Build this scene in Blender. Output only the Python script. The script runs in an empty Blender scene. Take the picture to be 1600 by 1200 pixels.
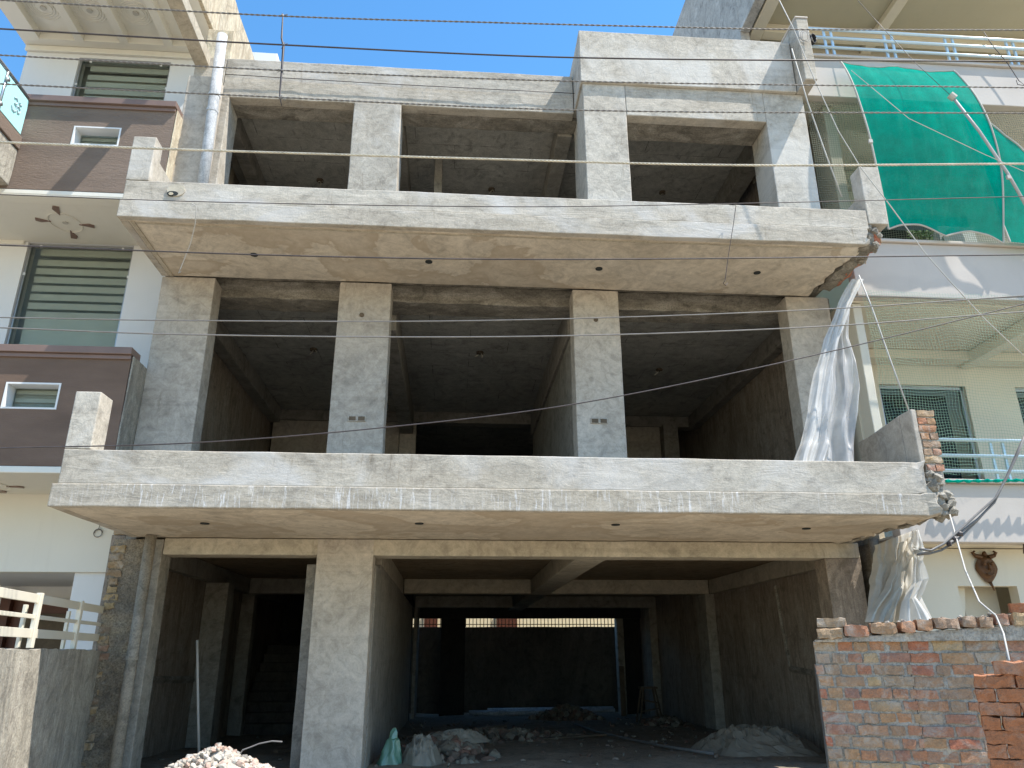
import bpy, bmesh, math, random
from mathutils import Vector, Matrix, noise
random.seed(7)
SC = bpy.context.scene
COL = SC.collection
PI = math.pi
# ---------------------------------------------------------------- camera
YAW, PIT, ROL, FPX, EYE = 0.0781032702, 0.344698608, 0.00361072126, 1178.81, 1.6
fw = Vector((math.sin(YAW)*math.cos(PIT), math.cos(YAW)*math.cos(PIT), math.sin(PIT)))
rt = Vector((math.cos(YAW), -math.sin(YAW), 0.0)); dn = fw.cross(rt)
rt2 = math.cos(ROL)*rt + math.sin(ROL)*dn
dn2 = -math.sin(ROL)*rt + math.cos(ROL)*dn
cam_d = bpy.data.cameras.new('camera'); cam = bpy.data.objects.new('camera', cam_d); COL.objects.link(cam)
cam_d.sensor_width = 36.0; cam_d.lens = FPX/1600*36.0; cam_d.clip_end = 1000; cam_d.clip_start = 0.05
cam.matrix_world = Matrix(((rt2.x, -dn2.x, -fw.x, 0), (rt2.y, -dn2.y, -fw.y, 0), (rt2.z, -dn2.z, -fw.z, EYE), (0, 0, 0, 1)))
SC.camera = cam
# ---------------------------------------------------------------- sky, sun, exposure
SUN = Vector((0.51, -0.22, 1.0)).normalized()
w = bpy.data.worlds.new("World"); SC.world = w; w.use_nodes = True
nt = w.node_tree; bg = nt.nodes['Background']
sky = nt.nodes.new('ShaderNodeTexSky'); sky.sky_type = 'NISHITA'; sky.sun_disc = False
sky.sun_elevation = math.asin(SUN.z); sky.sun_rotation = math.atan2(SUN.x, SUN.y)
sky.air_density = 1.15; sky.dust_density = 0.1; sky.ozone_density = 4.0
hs = nt.nodes.new('ShaderNodeHueSaturation'); hs.inputs['Saturation'].default_value = 1.2; hs.inputs['Hue'].default_value = 0.494; hs.inputs['Value'].default_value = 1.16
nt.links.new(sky.outputs[0], hs.inputs['Color']); nt.links.new(hs.outputs[0], bg.inputs[0]); bg.inputs[1].default_value = 0.15
sl = bpy.data.lights.new('sun', 'SUN'); sl.energy = 5.0; sl.angle = math.radians(0.5); sl.color = (1.0, 0.94, 0.85)
so = bpy.data.objects.new('sun', sl); COL.objects.link(so); so.rotation_euler = SUN.to_track_quat('Z', 'Y').to_euler()
SC.view_settings.view_transform = 'Standard'; SC.view_settings.look = 'None'
SC.view_settings.exposure = 0.80; SC.view_settings.gamma = 1.0
SC.cycles.max_bounces = 8; SC.cycles.diffuse_bounces = 5; SC.cycles.transparent_max_bounces = 16
SC.cycles.caustics_reflective = False; SC.cycles.caustics_refractive = False

def ray(px, py):
    return rt2*((px-800)/FPX) + dn2*((py-600)/FPX) + fw
def P(px, py, Y):
    v = ray(px, py); v = v*(Y/v.y); return Vector((v.x, v.y, v.z+EYE))
def PZ(px, py, z):
    v = ray(px, py); v = v*((z-EYE)/v.z); return Vector((v.x, v.y, v.z+EYE))
def PX(px, py, X):
    v = ray(px, py); v = v*(X/v.x); return Vector((v.x, v.y, v.z+EYE))

# ---------------------------------------------------------------- materials
class NT:
    def __init__(s, name):
        s.m = bpy.data.materials.new(name); s.m.use_nodes = True
        s.t = s.m.node_tree; s.b = s.t.nodes['Principled BSDF']; s.out = s.t.nodes['Material Output']
        s.b.inputs['Roughness'].default_value = 0.85
        s.b.inputs['Specular IOR Level'].default_value = 0.25
    def n(s, typ, **kw):
        o = s.t.nodes.new('ShaderNode'+typ)
        for k, v in kw.items():
            if k in o.inputs: o.inputs[k].default_value = v
            else: setattr(o, k, v)
        return o
    def l(s, a, b): s.t.links.new(a, b)
    def pos(s, sc=(1, 1, 1), rot=(0, 0, 0)):
        g = s.n('NewGeometry'); mp = s.n('Mapping'); mp.inputs['Scale'].default_value = sc; mp.inputs['Rotation'].default_value = rot
        oi = s.n('ObjectInfo'); va = s.n('VectorMath'); va.operation = 'MULTIPLY_ADD'      # every member gets its own stretch of texture
        s.l(oi.outputs['Random'], va.inputs[0]); va.inputs[1].default_value = (37, 23, 51); s.l(g.outputs['Position'], va.inputs[2])
        s.l(va.outputs[0], mp.inputs[0]); return mp.outputs[0]
    def noise(s, vec, scale, detail=6, rough=0.6, dist=0.0):
        o = s.n('TexNoise'); o.inputs['Scale'].default_value = scale; o.inputs['Detail'].default_value = detail
        o.inputs['Roughness'].default_value = rough; o.inputs['Distortion'].default_value = dist
        s.l(vec, o.inputs['Vector']); return o.outputs['Fac']
    def ramp(s, f, stops):
        r = s.n('ValToRGB'); e = r.color_ramp.elements
        while len(e) < len(stops): e.new(0.5)
        for i, (p, c) in enumerate(stops):
            e[i].position = p; e[i].color = (c if isinstance(c, tuple) else (c, c, c)) + (1,)
        s.l(f, r.inputs[0]); return r.outputs[0]
    def mix(s, f, a, b, mode='MIX'):
        o = s.n('Mix'); o.data_type = 'RGBA'; o.blend_type = mode
        for sock, v in ((o.inputs[0], f), (o.inputs[6], a), (o.inputs[7], b)):
            if isinstance(v, (int, float)): sock.default_value = v
            elif isinstance(v, tuple): sock.default_value = v + (1,)
            else: s.l(v, sock)
        return o.outputs[2]
    def math(s, op, a, b=0.5):
        o = s.n('Math'); o.operation = op
        for sock, v in ((o.inputs[0], a), (o.inputs[1], b)):
            if isinstance(v, (int, float)): sock.default_value = v
            else: s.l(v, sock)
        return o.outputs[0]
    def bump(s, h, strength=0.4, dist=0.01):
        o = s.n('Bump'); o.inputs['Strength'].default_value = strength; o.inputs['Distance'].default_value = dist
        s.l(h, o.inputs['Height']); s.l(o.outputs[0], s.b.inputs['Normal'])
    def col(s, c): s.l(c, s.b.inputs['Base Color'])

def plaster(name, lo, mid, hi, big=0.9, streak=(1, 1, 1), fine=14, bump=0.5, dark=0.25, cloud=None, scr=None, splash=False, damp=None, lines=None, blot=0.8):
    """hand-trowelled cement plaster: cloudy tone, trowel swirls, specks, optional vertical streaks / damp patches"""
    n = NT(name)
    p = n.pos(); ps = n.pos(streak)
    a = n.noise(ps, big, 9, 0.62, 0.9)
    c = n.ramp(a, [(0.38, lo), (0.5, mid), (0.62, hi)])
    b = n.noise(ps, big*5.5, 8, 0.7, 1.6)
    c = n.mix(0.55, c, n.ramp(b, [(0.34, tuple(0.62*x for x in mid)), (0.5, mid), (0.66, tuple(min(1, 1.28*x) for x in mid))]), 'MIX')
    bl = n.noise(n.pos((1, 1, 1), (0.7, 0.2, 0.4)), 2.1, 10, 0.66, 2.2)
    c = n.mix(blot, c, n.ramp(bl, [(0.36, 0.62), (0.47, 1.0), (0.56, 1.0), (0.66, 1.14)]), 'MULTIPLY')
    f = n.noise(p, 55, 5, 0.75)
    c = n.mix(dark, c, n.ramp(f, [(0.36, 0.25), (0.56, 1.0)]), 'MULTIPLY')
    g = n.noise(p, fine, 10, 0.72, 0.6)
    c = n.mix(0.35, c, n.ramp(g, [(0.33, 0.55), (0.6, 1.0)]), 'MULTIPLY')
    if cloud:       # bluish or yellowish lime clouds
        d = n.noise(n.pos((1, 1, 1.3), (0.3, 0.5, 0.8)), 0.75, 7, 0.6, 1.2)
        c = n.mix(n.ramp(d, [(0.5, 0.0), (0.66, 0.75)]), c, cloud)
    # faint pour lines, and rare dark runs from the top edges
    pl = n.noise(n.pos((0.25, 0.25, 9)), 1.2, 5, 0.6, 0.3)
    c = n.mix(0.35, c, n.ramp(pl, [(0.34, 0.72), (0.42, 1.0), (0.62, 1.0), (0.68, 1.1)]), 'MULTIPLY')
    dr = n.noise(n.pos((11, 11, 0.9)), 1.5, 7, 0.7, 0.4); dm = n.noise(n.pos(), 0.9, 4, 0.6)
    k = n.math('MULTIPLY', n.ramp(dr, [(0.33, 1.0), (0.41, 0.0)]), n.ramp(dm, [(0.45, 0.0), (0.6, 0.6)]))
    c = n.mix(k, c, n.mix(1.0, c, (0.55, 0.50, 0.44), 'MULTIPLY'))
    oi = n.n('ObjectInfo'); mr = n.math('MULTIPLY_ADD', oi.outputs['Random'], 0.14); mr.node.inputs[2].default_value = 0.93
    c = n.mix(1.0, c, mr, 'MULTIPLY')
    if damp:        # sharp-edged damp / fresh render patches
        d = n.noise(n.pos((0.8, 0.8, 0.8), (0.2, 0.1, 0.4)), 0.8, 10, 0.58, 0.5)
        c = n.mix(n.ramp(d, [(0.515, 0.0), (0.53, 0.85), (0.60, 0.35)]), c, damp)
    if scr:         # vertical scratches and runs
        d = n.noise(n.pos((9, 9, 1.1)), 1.8, 8, 0.72, 0.8); d2 = n.noise(n.pos(), 1.3, 5, 0.6)
        k = n.math('MULTIPLY', n.ramp(d, [(0.40, 0.75), (0.54, 0.0)]), n.ramp(d2, [(0.36, 0.15), (0.6, 1.0)]))
        c = n.mix(k, c, scr)
    if lines:       # shuttering joints of a cast ceiling
        br = n.n('TexBrick'); n.l(n.pos(), br.inputs['Vector'])
        br.inputs['Scale'].default_value = 1.0; br.inputs['Brick Width'].default_value = 1.25; br.inputs['Row Height'].default_value = 0.62
        br.inputs['Mortar Size'].default_value = 0.008; br.inputs['Mortar Smooth'].default_value = 0.6
        wob = n.noise(p, 5, 4)
        msk = n.math('MULTIPLY', br.outputs['Fac'], n.ramp(wob, [(0.42, 0.0), (0.6, 0.8)]))
        c = n.mix(msk, c, lines)
    if splash:      # lime splashes on the slab edge
        v = n.noise(n.pos((15, 9, 1.6)), 2.0, 8, 0.72, 0.9)
        m = n.noise(n.pos((1, 1, 1)), 1.1, 4, 0.6)
        k = n.math('MULTIPLY', n.ramp(v, [(0.54, 0.0), (0.62, 0.62)]), n.ramp(m, [(0.40, 0.0), (0.58, 0.95)]))
        c = n.mix(k, c, (0.74, 0.74, 0.75))
    n.col(c)
    h = n.math('ADD', n.math('MULTIPLY', b, 0.8), n.math('MULTIPLY', g, 0.5))
    h = n.math('ADD', h, n.math('MULTIPLY', f, 0.22))
    n.bump(h, bump, 0.02)
    return n.m

def simple(name, c, rough=0.6, metal=0.0, var=0.15, scale=3.0, bump=0.0, spec=0.3):
    n = NT(name); a = n.noise(n.pos(), scale, 7, 0.65)
    n.col(n.ramp(a, [(0.3, tuple(x*(1-var) for x in c)), (0.7, tuple(min(1, x*(1+var)) for x in c))]))
    n.b.inputs['Roughness'].default_value = rough; n.b.inputs['Metallic'].default_value = metal
    n.b.inputs['Specular IOR Level'].default_value = spec
    if bump: n.bump(n.noise(n.pos(), scale*12, 6, 0.7), bump, 0.01)
    return n.m

M = {}
M['conc'] = plaster('cement_plaster', (0.39, 0.345, 0.28), (0.49, 0.445, 0.375), (0.57, 0.53, 0.46), cloud=(0.58, 0.555, 0.51), blot=0.5)
M['conc_h'] = plaster('cement_plaster_band', (0.39, 0.335, 0.255), (0.50, 0.45, 0.375), (0.59, 0.55, 0.475), streak=(0.35, 1, 1.6), cloud=(0.56, 0.54, 0.51), blot=0.55)
M['conc_col'] = plaster('cement_plaster_column', (0.385, 0.335, 0.27), (0.47, 0.42, 0.355), (0.52, 0.475, 0.41), big=1.0, bump=0.3, dark=0.15, blot=0.45)
M['splash'] = plaster('slab_edge_plaster', (0.37, 0.315, 0.235), (0.47, 0.42, 0.345), (0.54, 0.505, 0.445), streak=(0.4, 1, 1.6), splash=True, blot=0.5)
M['soffit'] = plaster('soffit_plaster', (0.50, 0.43, 0.335), (0.61, 0.54, 0.44), (0.67, 0.605, 0.51), big=0.6, damp=(0.43, 0.355, 0.265), dark=0.12, bump=0.25, blot=0.35)
M['beam'] = plaster('beam_plaster', (0.40, 0.345, 0.26), (0.49, 0.435, 0.34), (0.55, 0.495, 0.40), big=0.8, dark=0.15, bump=0.25, blot=0.4)
M['rough'] = plaster('raw_beam_concrete', (0.15, 0.135, 0.11), (0.32, 0.29, 0.24), (0.54, 0.505, 0.44), big=3.0, streak=(0.6, 1, 2), bump=1.0, dark=0.5)
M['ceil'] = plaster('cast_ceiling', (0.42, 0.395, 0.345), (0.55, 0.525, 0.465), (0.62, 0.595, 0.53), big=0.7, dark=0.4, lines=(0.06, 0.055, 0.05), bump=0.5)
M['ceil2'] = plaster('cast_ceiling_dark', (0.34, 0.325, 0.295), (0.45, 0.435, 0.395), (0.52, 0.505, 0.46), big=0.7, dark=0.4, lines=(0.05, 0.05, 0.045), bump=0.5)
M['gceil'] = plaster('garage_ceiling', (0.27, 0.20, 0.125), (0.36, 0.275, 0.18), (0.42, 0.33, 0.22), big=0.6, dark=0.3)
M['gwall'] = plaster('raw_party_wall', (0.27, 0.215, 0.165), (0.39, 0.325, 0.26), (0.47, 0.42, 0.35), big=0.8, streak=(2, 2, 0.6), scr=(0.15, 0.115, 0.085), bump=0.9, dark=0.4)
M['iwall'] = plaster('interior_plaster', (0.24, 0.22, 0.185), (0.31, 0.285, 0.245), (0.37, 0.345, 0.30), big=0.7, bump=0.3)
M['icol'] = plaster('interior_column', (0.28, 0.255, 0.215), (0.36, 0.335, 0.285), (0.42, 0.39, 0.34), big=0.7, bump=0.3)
M['dark'] = plaster('shade_dark_wall', (0.02, 0.02, 0.02), (0.032, 0.032, 0.03), (0.045, 0.045, 0.04), big=0.9, streak=(2, 2, 0.5), dark=0.4)  # near-black base colour puts the deep interior's shade into the walls
M['pier'] = plaster('crumbling_pier', (0.13, 0.11, 0.085), (0.27, 0.23, 0.175), (0.44, 0.36, 0.24), big=2.4, dark=0.7, bump=1.4)
M['stain'] = plaster('weathered_boundary_plaster', (0.22, 0.20, 0.165), (0.40, 0.365, 0.30), (0.54, 0.50, 0.42), big=1.0, streak=(1.5, 1.5, 0.7), scr=(0.16, 0.14, 0.12), bump=0.8, dark=0.4)
M['sidew'] = plaster('bare_side_wall', (0.33, 0.32, 0.30), (0.44, 0.43, 0.41), (0.54, 0.53, 0.51), big=0.9, streak=(1.3, 1.3, 0.8), bump=0.6)
M['cside'] = plaster('stained_cream_side', (0.42, 0.33, 0.22), (0.60, 0.52, 0.38), (0.68, 0.62, 0.48), big=1.3, streak=(2, 2, 0.6), scr=(0.34, 0.26, 0.18), bump=0.5)
M['rearw'] = plaster('stained_shade_plaster', (0.05, 0.045, 0.038), (0.10, 0.09, 0.075), (0.16, 0.14, 0.115), big=0.9, streak=(1.5, 1.5, 0.6), dark=0.4)  # base colour darkened to carry the shade on rear wall and stairs
M['street'] = plaster('dusty_street', (0.36, 0.30, 0.22), (0.44, 0.375, 0.28), (0.50, 0.43, 0.33), big=0.5, bump=0.5)
M['floor'] = plaster('dirt_floor', (0.22, 0.18, 0.13), (0.28, 0.235, 0.175), (0.34, 0.29, 0.22), big=0.9, bump=0.9, dark=0.5)
def paint(name, c, var=0.05, bump=0.15, sc=0.8, stain=None):
    n = NT(name); a = n.noise(n.pos(), sc, 7, 0.6)
    cc = n.ramp(a, [(0.35, tuple(x*(1-var) for x in c)), (0.65, tuple(min(1, x*(1+var)) for x in c))])
    st = n.noise(n.pos((4, 4, 0.5)), 1.5, 6, 0.65)
    cc = n.mix(n.ramp(st, [(0.55, 0.0), (0.78, 0.22)]), cc, stain or tuple(x*0.7 for x in c))
    n.col(cc); n.bump(n.noise(n.pos(), 30, 6, 0.7), bump, 0.01); n.b.inputs['Roughness'].default_value = 0.7
    return n.m
M['golden'] = paint('warm_ochre_wall', (0.74, 0.62, 0.40), 0.04)
M['white'] = paint('white_wall_paint', (0.70, 0.70, 0.69), 0.03)
M['cream'] = paint('cream_paint', (0.70, 0.675, 0.60), 0.03)
M['rcream'] = paint('beige_wall_paint', (0.60, 0.55, 0.44), 0.04)
M['rwall'] = paint('cream_green_wall_paint', (0.63, 0.595, 0.50), 0.04)
M['rsoff'] = paint('olive_beige_soffit_paint', (0.42, 0.385, 0.28), 0.03)
M['rband'] = paint('pinkish_grey_band_paint', (0.50, 0.455, 0.41), 0.06, stain=(0.33, 0.29, 0.26))
def brown_mat(name, c, bump):
    n = NT(name); a = n.noise(n.pos((1, 1, 3)), 1.2, 7, 0.6)
    n.col(n.ramp(a, [(0.3, tuple(x*.85 for x in c)), (0.7, tuple(x*1.15 for x in c))]))
    n.bump(n.noise(n.pos((1, 1, 4)), 14, 8, 0.7, 0.8), bump, 0.02); return n.m
M['brown'] = brown_mat('brown_texture_paint', (0.20, 0.15, 0.118), 0.8)
M['brown_shaded'] = brown_mat('shaded_brown_texture_paint', (0.16, 0.108, 0.080), 0.25)  # lower balcony's brown, darkened in colour for the shade over it
M['cap'] = simple('brown_granite_cap', (0.20, 0.135, 0.11), 0.35, var=0.1)
M['blind'] = simple('blind_fabric', (0.60, 0.61, 0.57), 0.8, var=0.08)
M['blindlow'] = simple('blind_fabric_solid', (0.62, 0.66, 0.62), 0.8, var=0.06)
M['void'] = simple('unlit_room', (0.03, 0.035, 0.035), 0.9)
M['room'] = simple('dim_room_wall', (0.45, 0.46, 0.43), 0.9)
M['steel'] = simple('grey_steel', (0.42, 0.43, 0.44), 0.35, 0.8, 0.1)
M['bluesteel'] = simple('pale_blue_steel_paint', (0.52, 0.64, 0.70), 0.3, 0.2, 0.06, spec=0.6)
M['whsteel'] = simple('cream_steel_paint', (0.66, 0.61, 0.50), 0.4, 0.0, 0.05)
M['pvc'] = plaster('dusty_pvc', (0.36, 0.37, 0.37), (0.50, 0.51, 0.52), (0.62, 0.64, 0.66), big=1.6, streak=(2, 2, 0.6), dark=0.35, bump=0.15)
M['pvcdull'] = plaster('cement_coated_pvc', (0.20, 0.17, 0.13), (0.29, 0.26, 0.21), (0.36, 0.33, 0.28), big=2, dark=0.4, bump=0.4)
M['cable'] = simple('dark_cable', (0.06, 0.05, 0.05), 0.5, var=0.3, scale=9)
M['cablegrey'] = simple('grey_cable', (0.17, 0.16, 0.15), 0.5, var=0.2, scale=9)
M['rope'] = simple('twisted_bare_conductor', (0.50, 0.46, 0.37), 0.5, 0.1, var=0.25, scale=9)
M['cord'] = simple('white_cord', (0.46, 0.44, 0.40), 0.6, var=0.1)
M['mask'] = simple('carved_brown_wood', (0.10, 0.045, 0.015), 0.45, var=0.3, scale=12, bump=0.5)
M['wood'] = simple('old_wood', (0.12, 0.09, 0.06), 0.8, var=0.35, scale=5)
M['doorwood'] = simple('dark_door_wood', (0.10, 0.035, 0.02), 0.4, var=0.25, scale=4)
M['black'] = simple('black_rubber', (0.02, 0.02, 0.02), 0.5)
M['leaf'] = simple('plant_leaf', (0.09, 0.16, 0.04), 0.6, var=0.5, scale=20)
M['mortar'] = plaster('mortar', (0.36, 0.32, 0.255), (0.49, 0.44, 0.37), (0.60, 0.555, 0.48), big=3, dark=0.5, bump=1.0)
def brick_mat(name, cols, dust):
    n = NT(name); g = n.n('NewGeometry'); stops = [(i/(len(cols)-1), c) for i, c in enumerate(cols)]
    c = n.ramp(g.outputs['Random Per Island'], stops)
    a = n.noise(n.pos(), 26, 8, 0.75, 0.8)
    c = n.mix(0.6, c, n.ramp(a, [(0.3, 0.45), (0.62, 1.12)]), 'MULTIPLY')
    d = n.noise(n.pos(), 5.0, 9, 0.7, 1.0)
    c = n.mix(n.ramp(d, [(0.49, 0.0), (0.66, dust)]), c, (0.52, 0.47, 0.40))
    n.col(c); n.bump(n.math('ADD', a, n.noise(n.pos(), 90, 4, 0.7)), 0.9, 0.015); n.b.inputs['Roughness'].default_value = 0.95
    return n.m
M['brick'] = brick_mat('old_brick', [(0.46, 0.20, 0.12), (0.48, 0.29, 0.16), (0.38, 0.26, 0.18), (0.54, 0.38, 0.21), (0.46, 0.16, 0.095), (0.42, 0.31, 0.21), (0.50, 0.25, 0.15), (0.36, 0.20, 0.15)], 0.7)
M['pierbrick'] = brick_mat('weathered_pier_brick', [(0.26, 0.19, 0.13), (0.40, 0.29, 0.15), (0.22, 0.17, 0.13), (0.34, 0.20, 0.13)], 0.6)
M['newbrick'] = brick_mat('new_brick', [(0.42, 0.15, 0.075), (0.50, 0.25, 0.12), (0.44, 0.17, 0.085), (0.55, 0.35, 0.17), (0.44, 0.16, 0.085), (0.50, 0.29, 0.15)], 0.4)
def rubble_mat(name, cols):
    n = NT(name); g = n.n('NewGeometry'); c = n.ramp(g.outputs['Random Per Island'], [(i/(len(cols)-1), x) for i, x in enumerate(cols)])
    a = n.noise(n.pos(), 18, 8, 0.75); c = n.mix(0.5, c, n.ramp(a, [(0.3, 0.5), (0.6, 1.0)]), 'MULTIPLY')
    n.col(c); n.bump(a, 0.7, 0.02); return n.m
M['rubble'] = rubble_mat('mortar_rubble', [(0.50, 0.45, 0.37), (0.56, 0.51, 0.43), (0.44, 0.39, 0.32), (0.50, 0.44, 0.36), (0.46, 0.27, 0.19), (0.60, 0.55, 0.48)])
M['darkrub'] = rubble_mat('dusty_debris', [(0.16, 0.135, 0.10), (0.27, 0.235, 0.18), (0.13, 0.11, 0.085), (0.22, 0.12, 0.085), (0.33, 0.295, 0.23)])
def glass_mat(name, tint, gloss, transp):
    n = NT(name); t = n.t; t.nodes.remove(n.b)
    tr = n.n('BsdfTransparent'); tr.inputs[0].default_value = tint + (1,)
    gl = n.n('BsdfGlossy'); gl.inputs['Roughness'].default_value = 0.03; gl.inputs[0].default_value = (0.75, 0.78, 0.8, 1)
    lw = n.n('LayerWeight'); lw.inputs[0].default_value = 0.5
    mx = n.n('MixShader'); n.l(n.math('MULTIPLY', n.math('POWER', lw.outputs['Facing'], 3.0), 0.55), mx.inputs[0]); n.l(tr.outputs[0], mx.inputs[1]); n.l(gl.outputs[0], mx.inputs[2])
    n.l(mx.outputs[0], n.out.inputs[0]); return n.m
M['glass'] = glass_mat('green_tinted_glass', (0.835, 0.855, 0.83), 1.5, 1)
M['aqua'] = None
def sheet_mat(name, c, transl, alpha, fold=0.3, crease_light_weave=False):
    n = NT(name); t = n.t; t.nodes.remove(n.b)
    a = n.noise(n.pos(), 6, 6, 0.6)
    cc = n.ramp(a, [(0.3, tuple(x*0.85 for x in c)), (0.7, tuple(min(1, x*1.1) for x in c))])
    if crease_light_weave:
        q_ = n.noise(n.pos((5, 5, 0.8), (0, 0.35, 0)), 2.6, 8, 0.7, 0.4); w1 = n.noise(n.pos((1, 1, 3)), 60, 3, 0.6)
        cc = n.mix(n.ramp(q_, [(0.50, 0.0), (0.66, 0.13)]), cc, (0.10, 0.55, 0.42)); cc = n.mix(0.5, cc, n.ramp(w1, [(0.35, 0.6), (0.6, 1.1)]), 'MULTIPLY')  # paler streaks paint the light on creases; weave tone is the net's own
    d = n.n('BsdfDiffuse'); tl = n.n('BsdfTranslucent'); tp = n.n('BsdfTransparent'); g = n.n('BsdfGlossy'); g.inputs['Roughness'].default_value = 0.42
    for q in (d, tl): n.l(cc, q.inputs[0])
    m1 = n.n('MixShader'); m1.inputs[0].default_value = transl; n.l(d.outputs[0], m1.inputs[1]); n.l(tl.outputs[0], m1.inputs[2])
    m3 = n.n('MixShader'); m3.inputs[0].default_value = fold*0.25; n.l(m1.outputs[0], m3.inputs[1]); n.l(g.outputs[0], m3.inputs[2])
    m2 = n.n('MixShader'); m2.inputs[0].default_value = alpha; n.l(tp.outputs[0], m2.inputs[1]); n.l(m3.outputs[0], m2.inputs[2])
    n.l(m2.outputs[0], n.out.inputs[0]); return n.m
M['plastic'] = sheet_mat('thin_white_plastic', (0.80, 0.80, 0.80), 0.4, 0.50, 0.3)
M['plasticw'] = sheet_mat('gathered_white_plastic', (0.74, 0.73, 0.70), 0.4, 0.84, 0.12)
M['plastic2'] = sheet_mat('dusty_plastic', (0.56, 0.52, 0.44), 0.35, 0.93, 0.10)
M['green'] = sheet_mat('green_shade_net', (0.0, 0.39, 0.29), 0.4, 0.93, 0.0, crease_light_weave=True)
M['polewhite'] = simple('weathered_white_pole', (0.40, 0.38, 0.36), 0.6)
M['hem'] = simple('white_hem_tape', (0.45, 0.43, 0.38), 0.7)
M['tarp'] = sheet_mat('dirty_tarpaulin', (0.27, 0.245, 0.195), 0.05, 1.0, 0.2)
M['greenbag'] = sheet_mat('pale_green_plastic_bag', (0.16, 0.36, 0.25), 0.25, 0.95, 0.5)
M['aqua'] = glass_mat('frosted_aqua_glass', (0.55, 0.85, 0.88), 1.45, 1)
n = NT('frosted_aqua'); n.b.inputs['Base Color'].default_value = (0.42, 0.74, 0.74, 1); n.b.inputs['Roughness'].default_value = 0.25
M['aqua'] = n.m
def net_mat(name, c, pitch, thick, axes=('X', 'Z')):
    n = NT(name); g = n.n('NewGeometry'); s = n.n('SeparateXYZ')
    ww = n.n('TexNoise'); ww.inputs['Scale'].default_value = 1.1; n.l(g.outputs['Position'], ww.inputs['Vector'])
    vm = n.n('VectorMath'); vm.operation = 'MULTIPLY_ADD'; n.l(ww.outputs['Color'], vm.inputs[0]); vm.inputs[1].default_value = (0.22, 0.22, 0.22); n.l(g.outputs['Position'], vm.inputs[2])
    n.l(vm.outputs[0], s.inputs[0]); r = []
    for ax in axes:
        q = n.math('FRACT', n.math('DIVIDE', s.outputs[ax], pitch)); r.append(n.math('LESS_THAN', q, thick))
    al = n.math('MAXIMUM', r[0], r[1]); n.l(al, n.b.inputs['Alpha']); n.b.inputs['Base Color'].default_value = c + (1,)
    return n.m
M['netgrey'] = net_mat('grey_bird_net', (0.20, 0.21, 0.16), 0.034, 0.13)
M['netgreen'] = net_mat('green_bird_net', (0.22, 0.34, 0.25), 0.036, 0.085)

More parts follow.
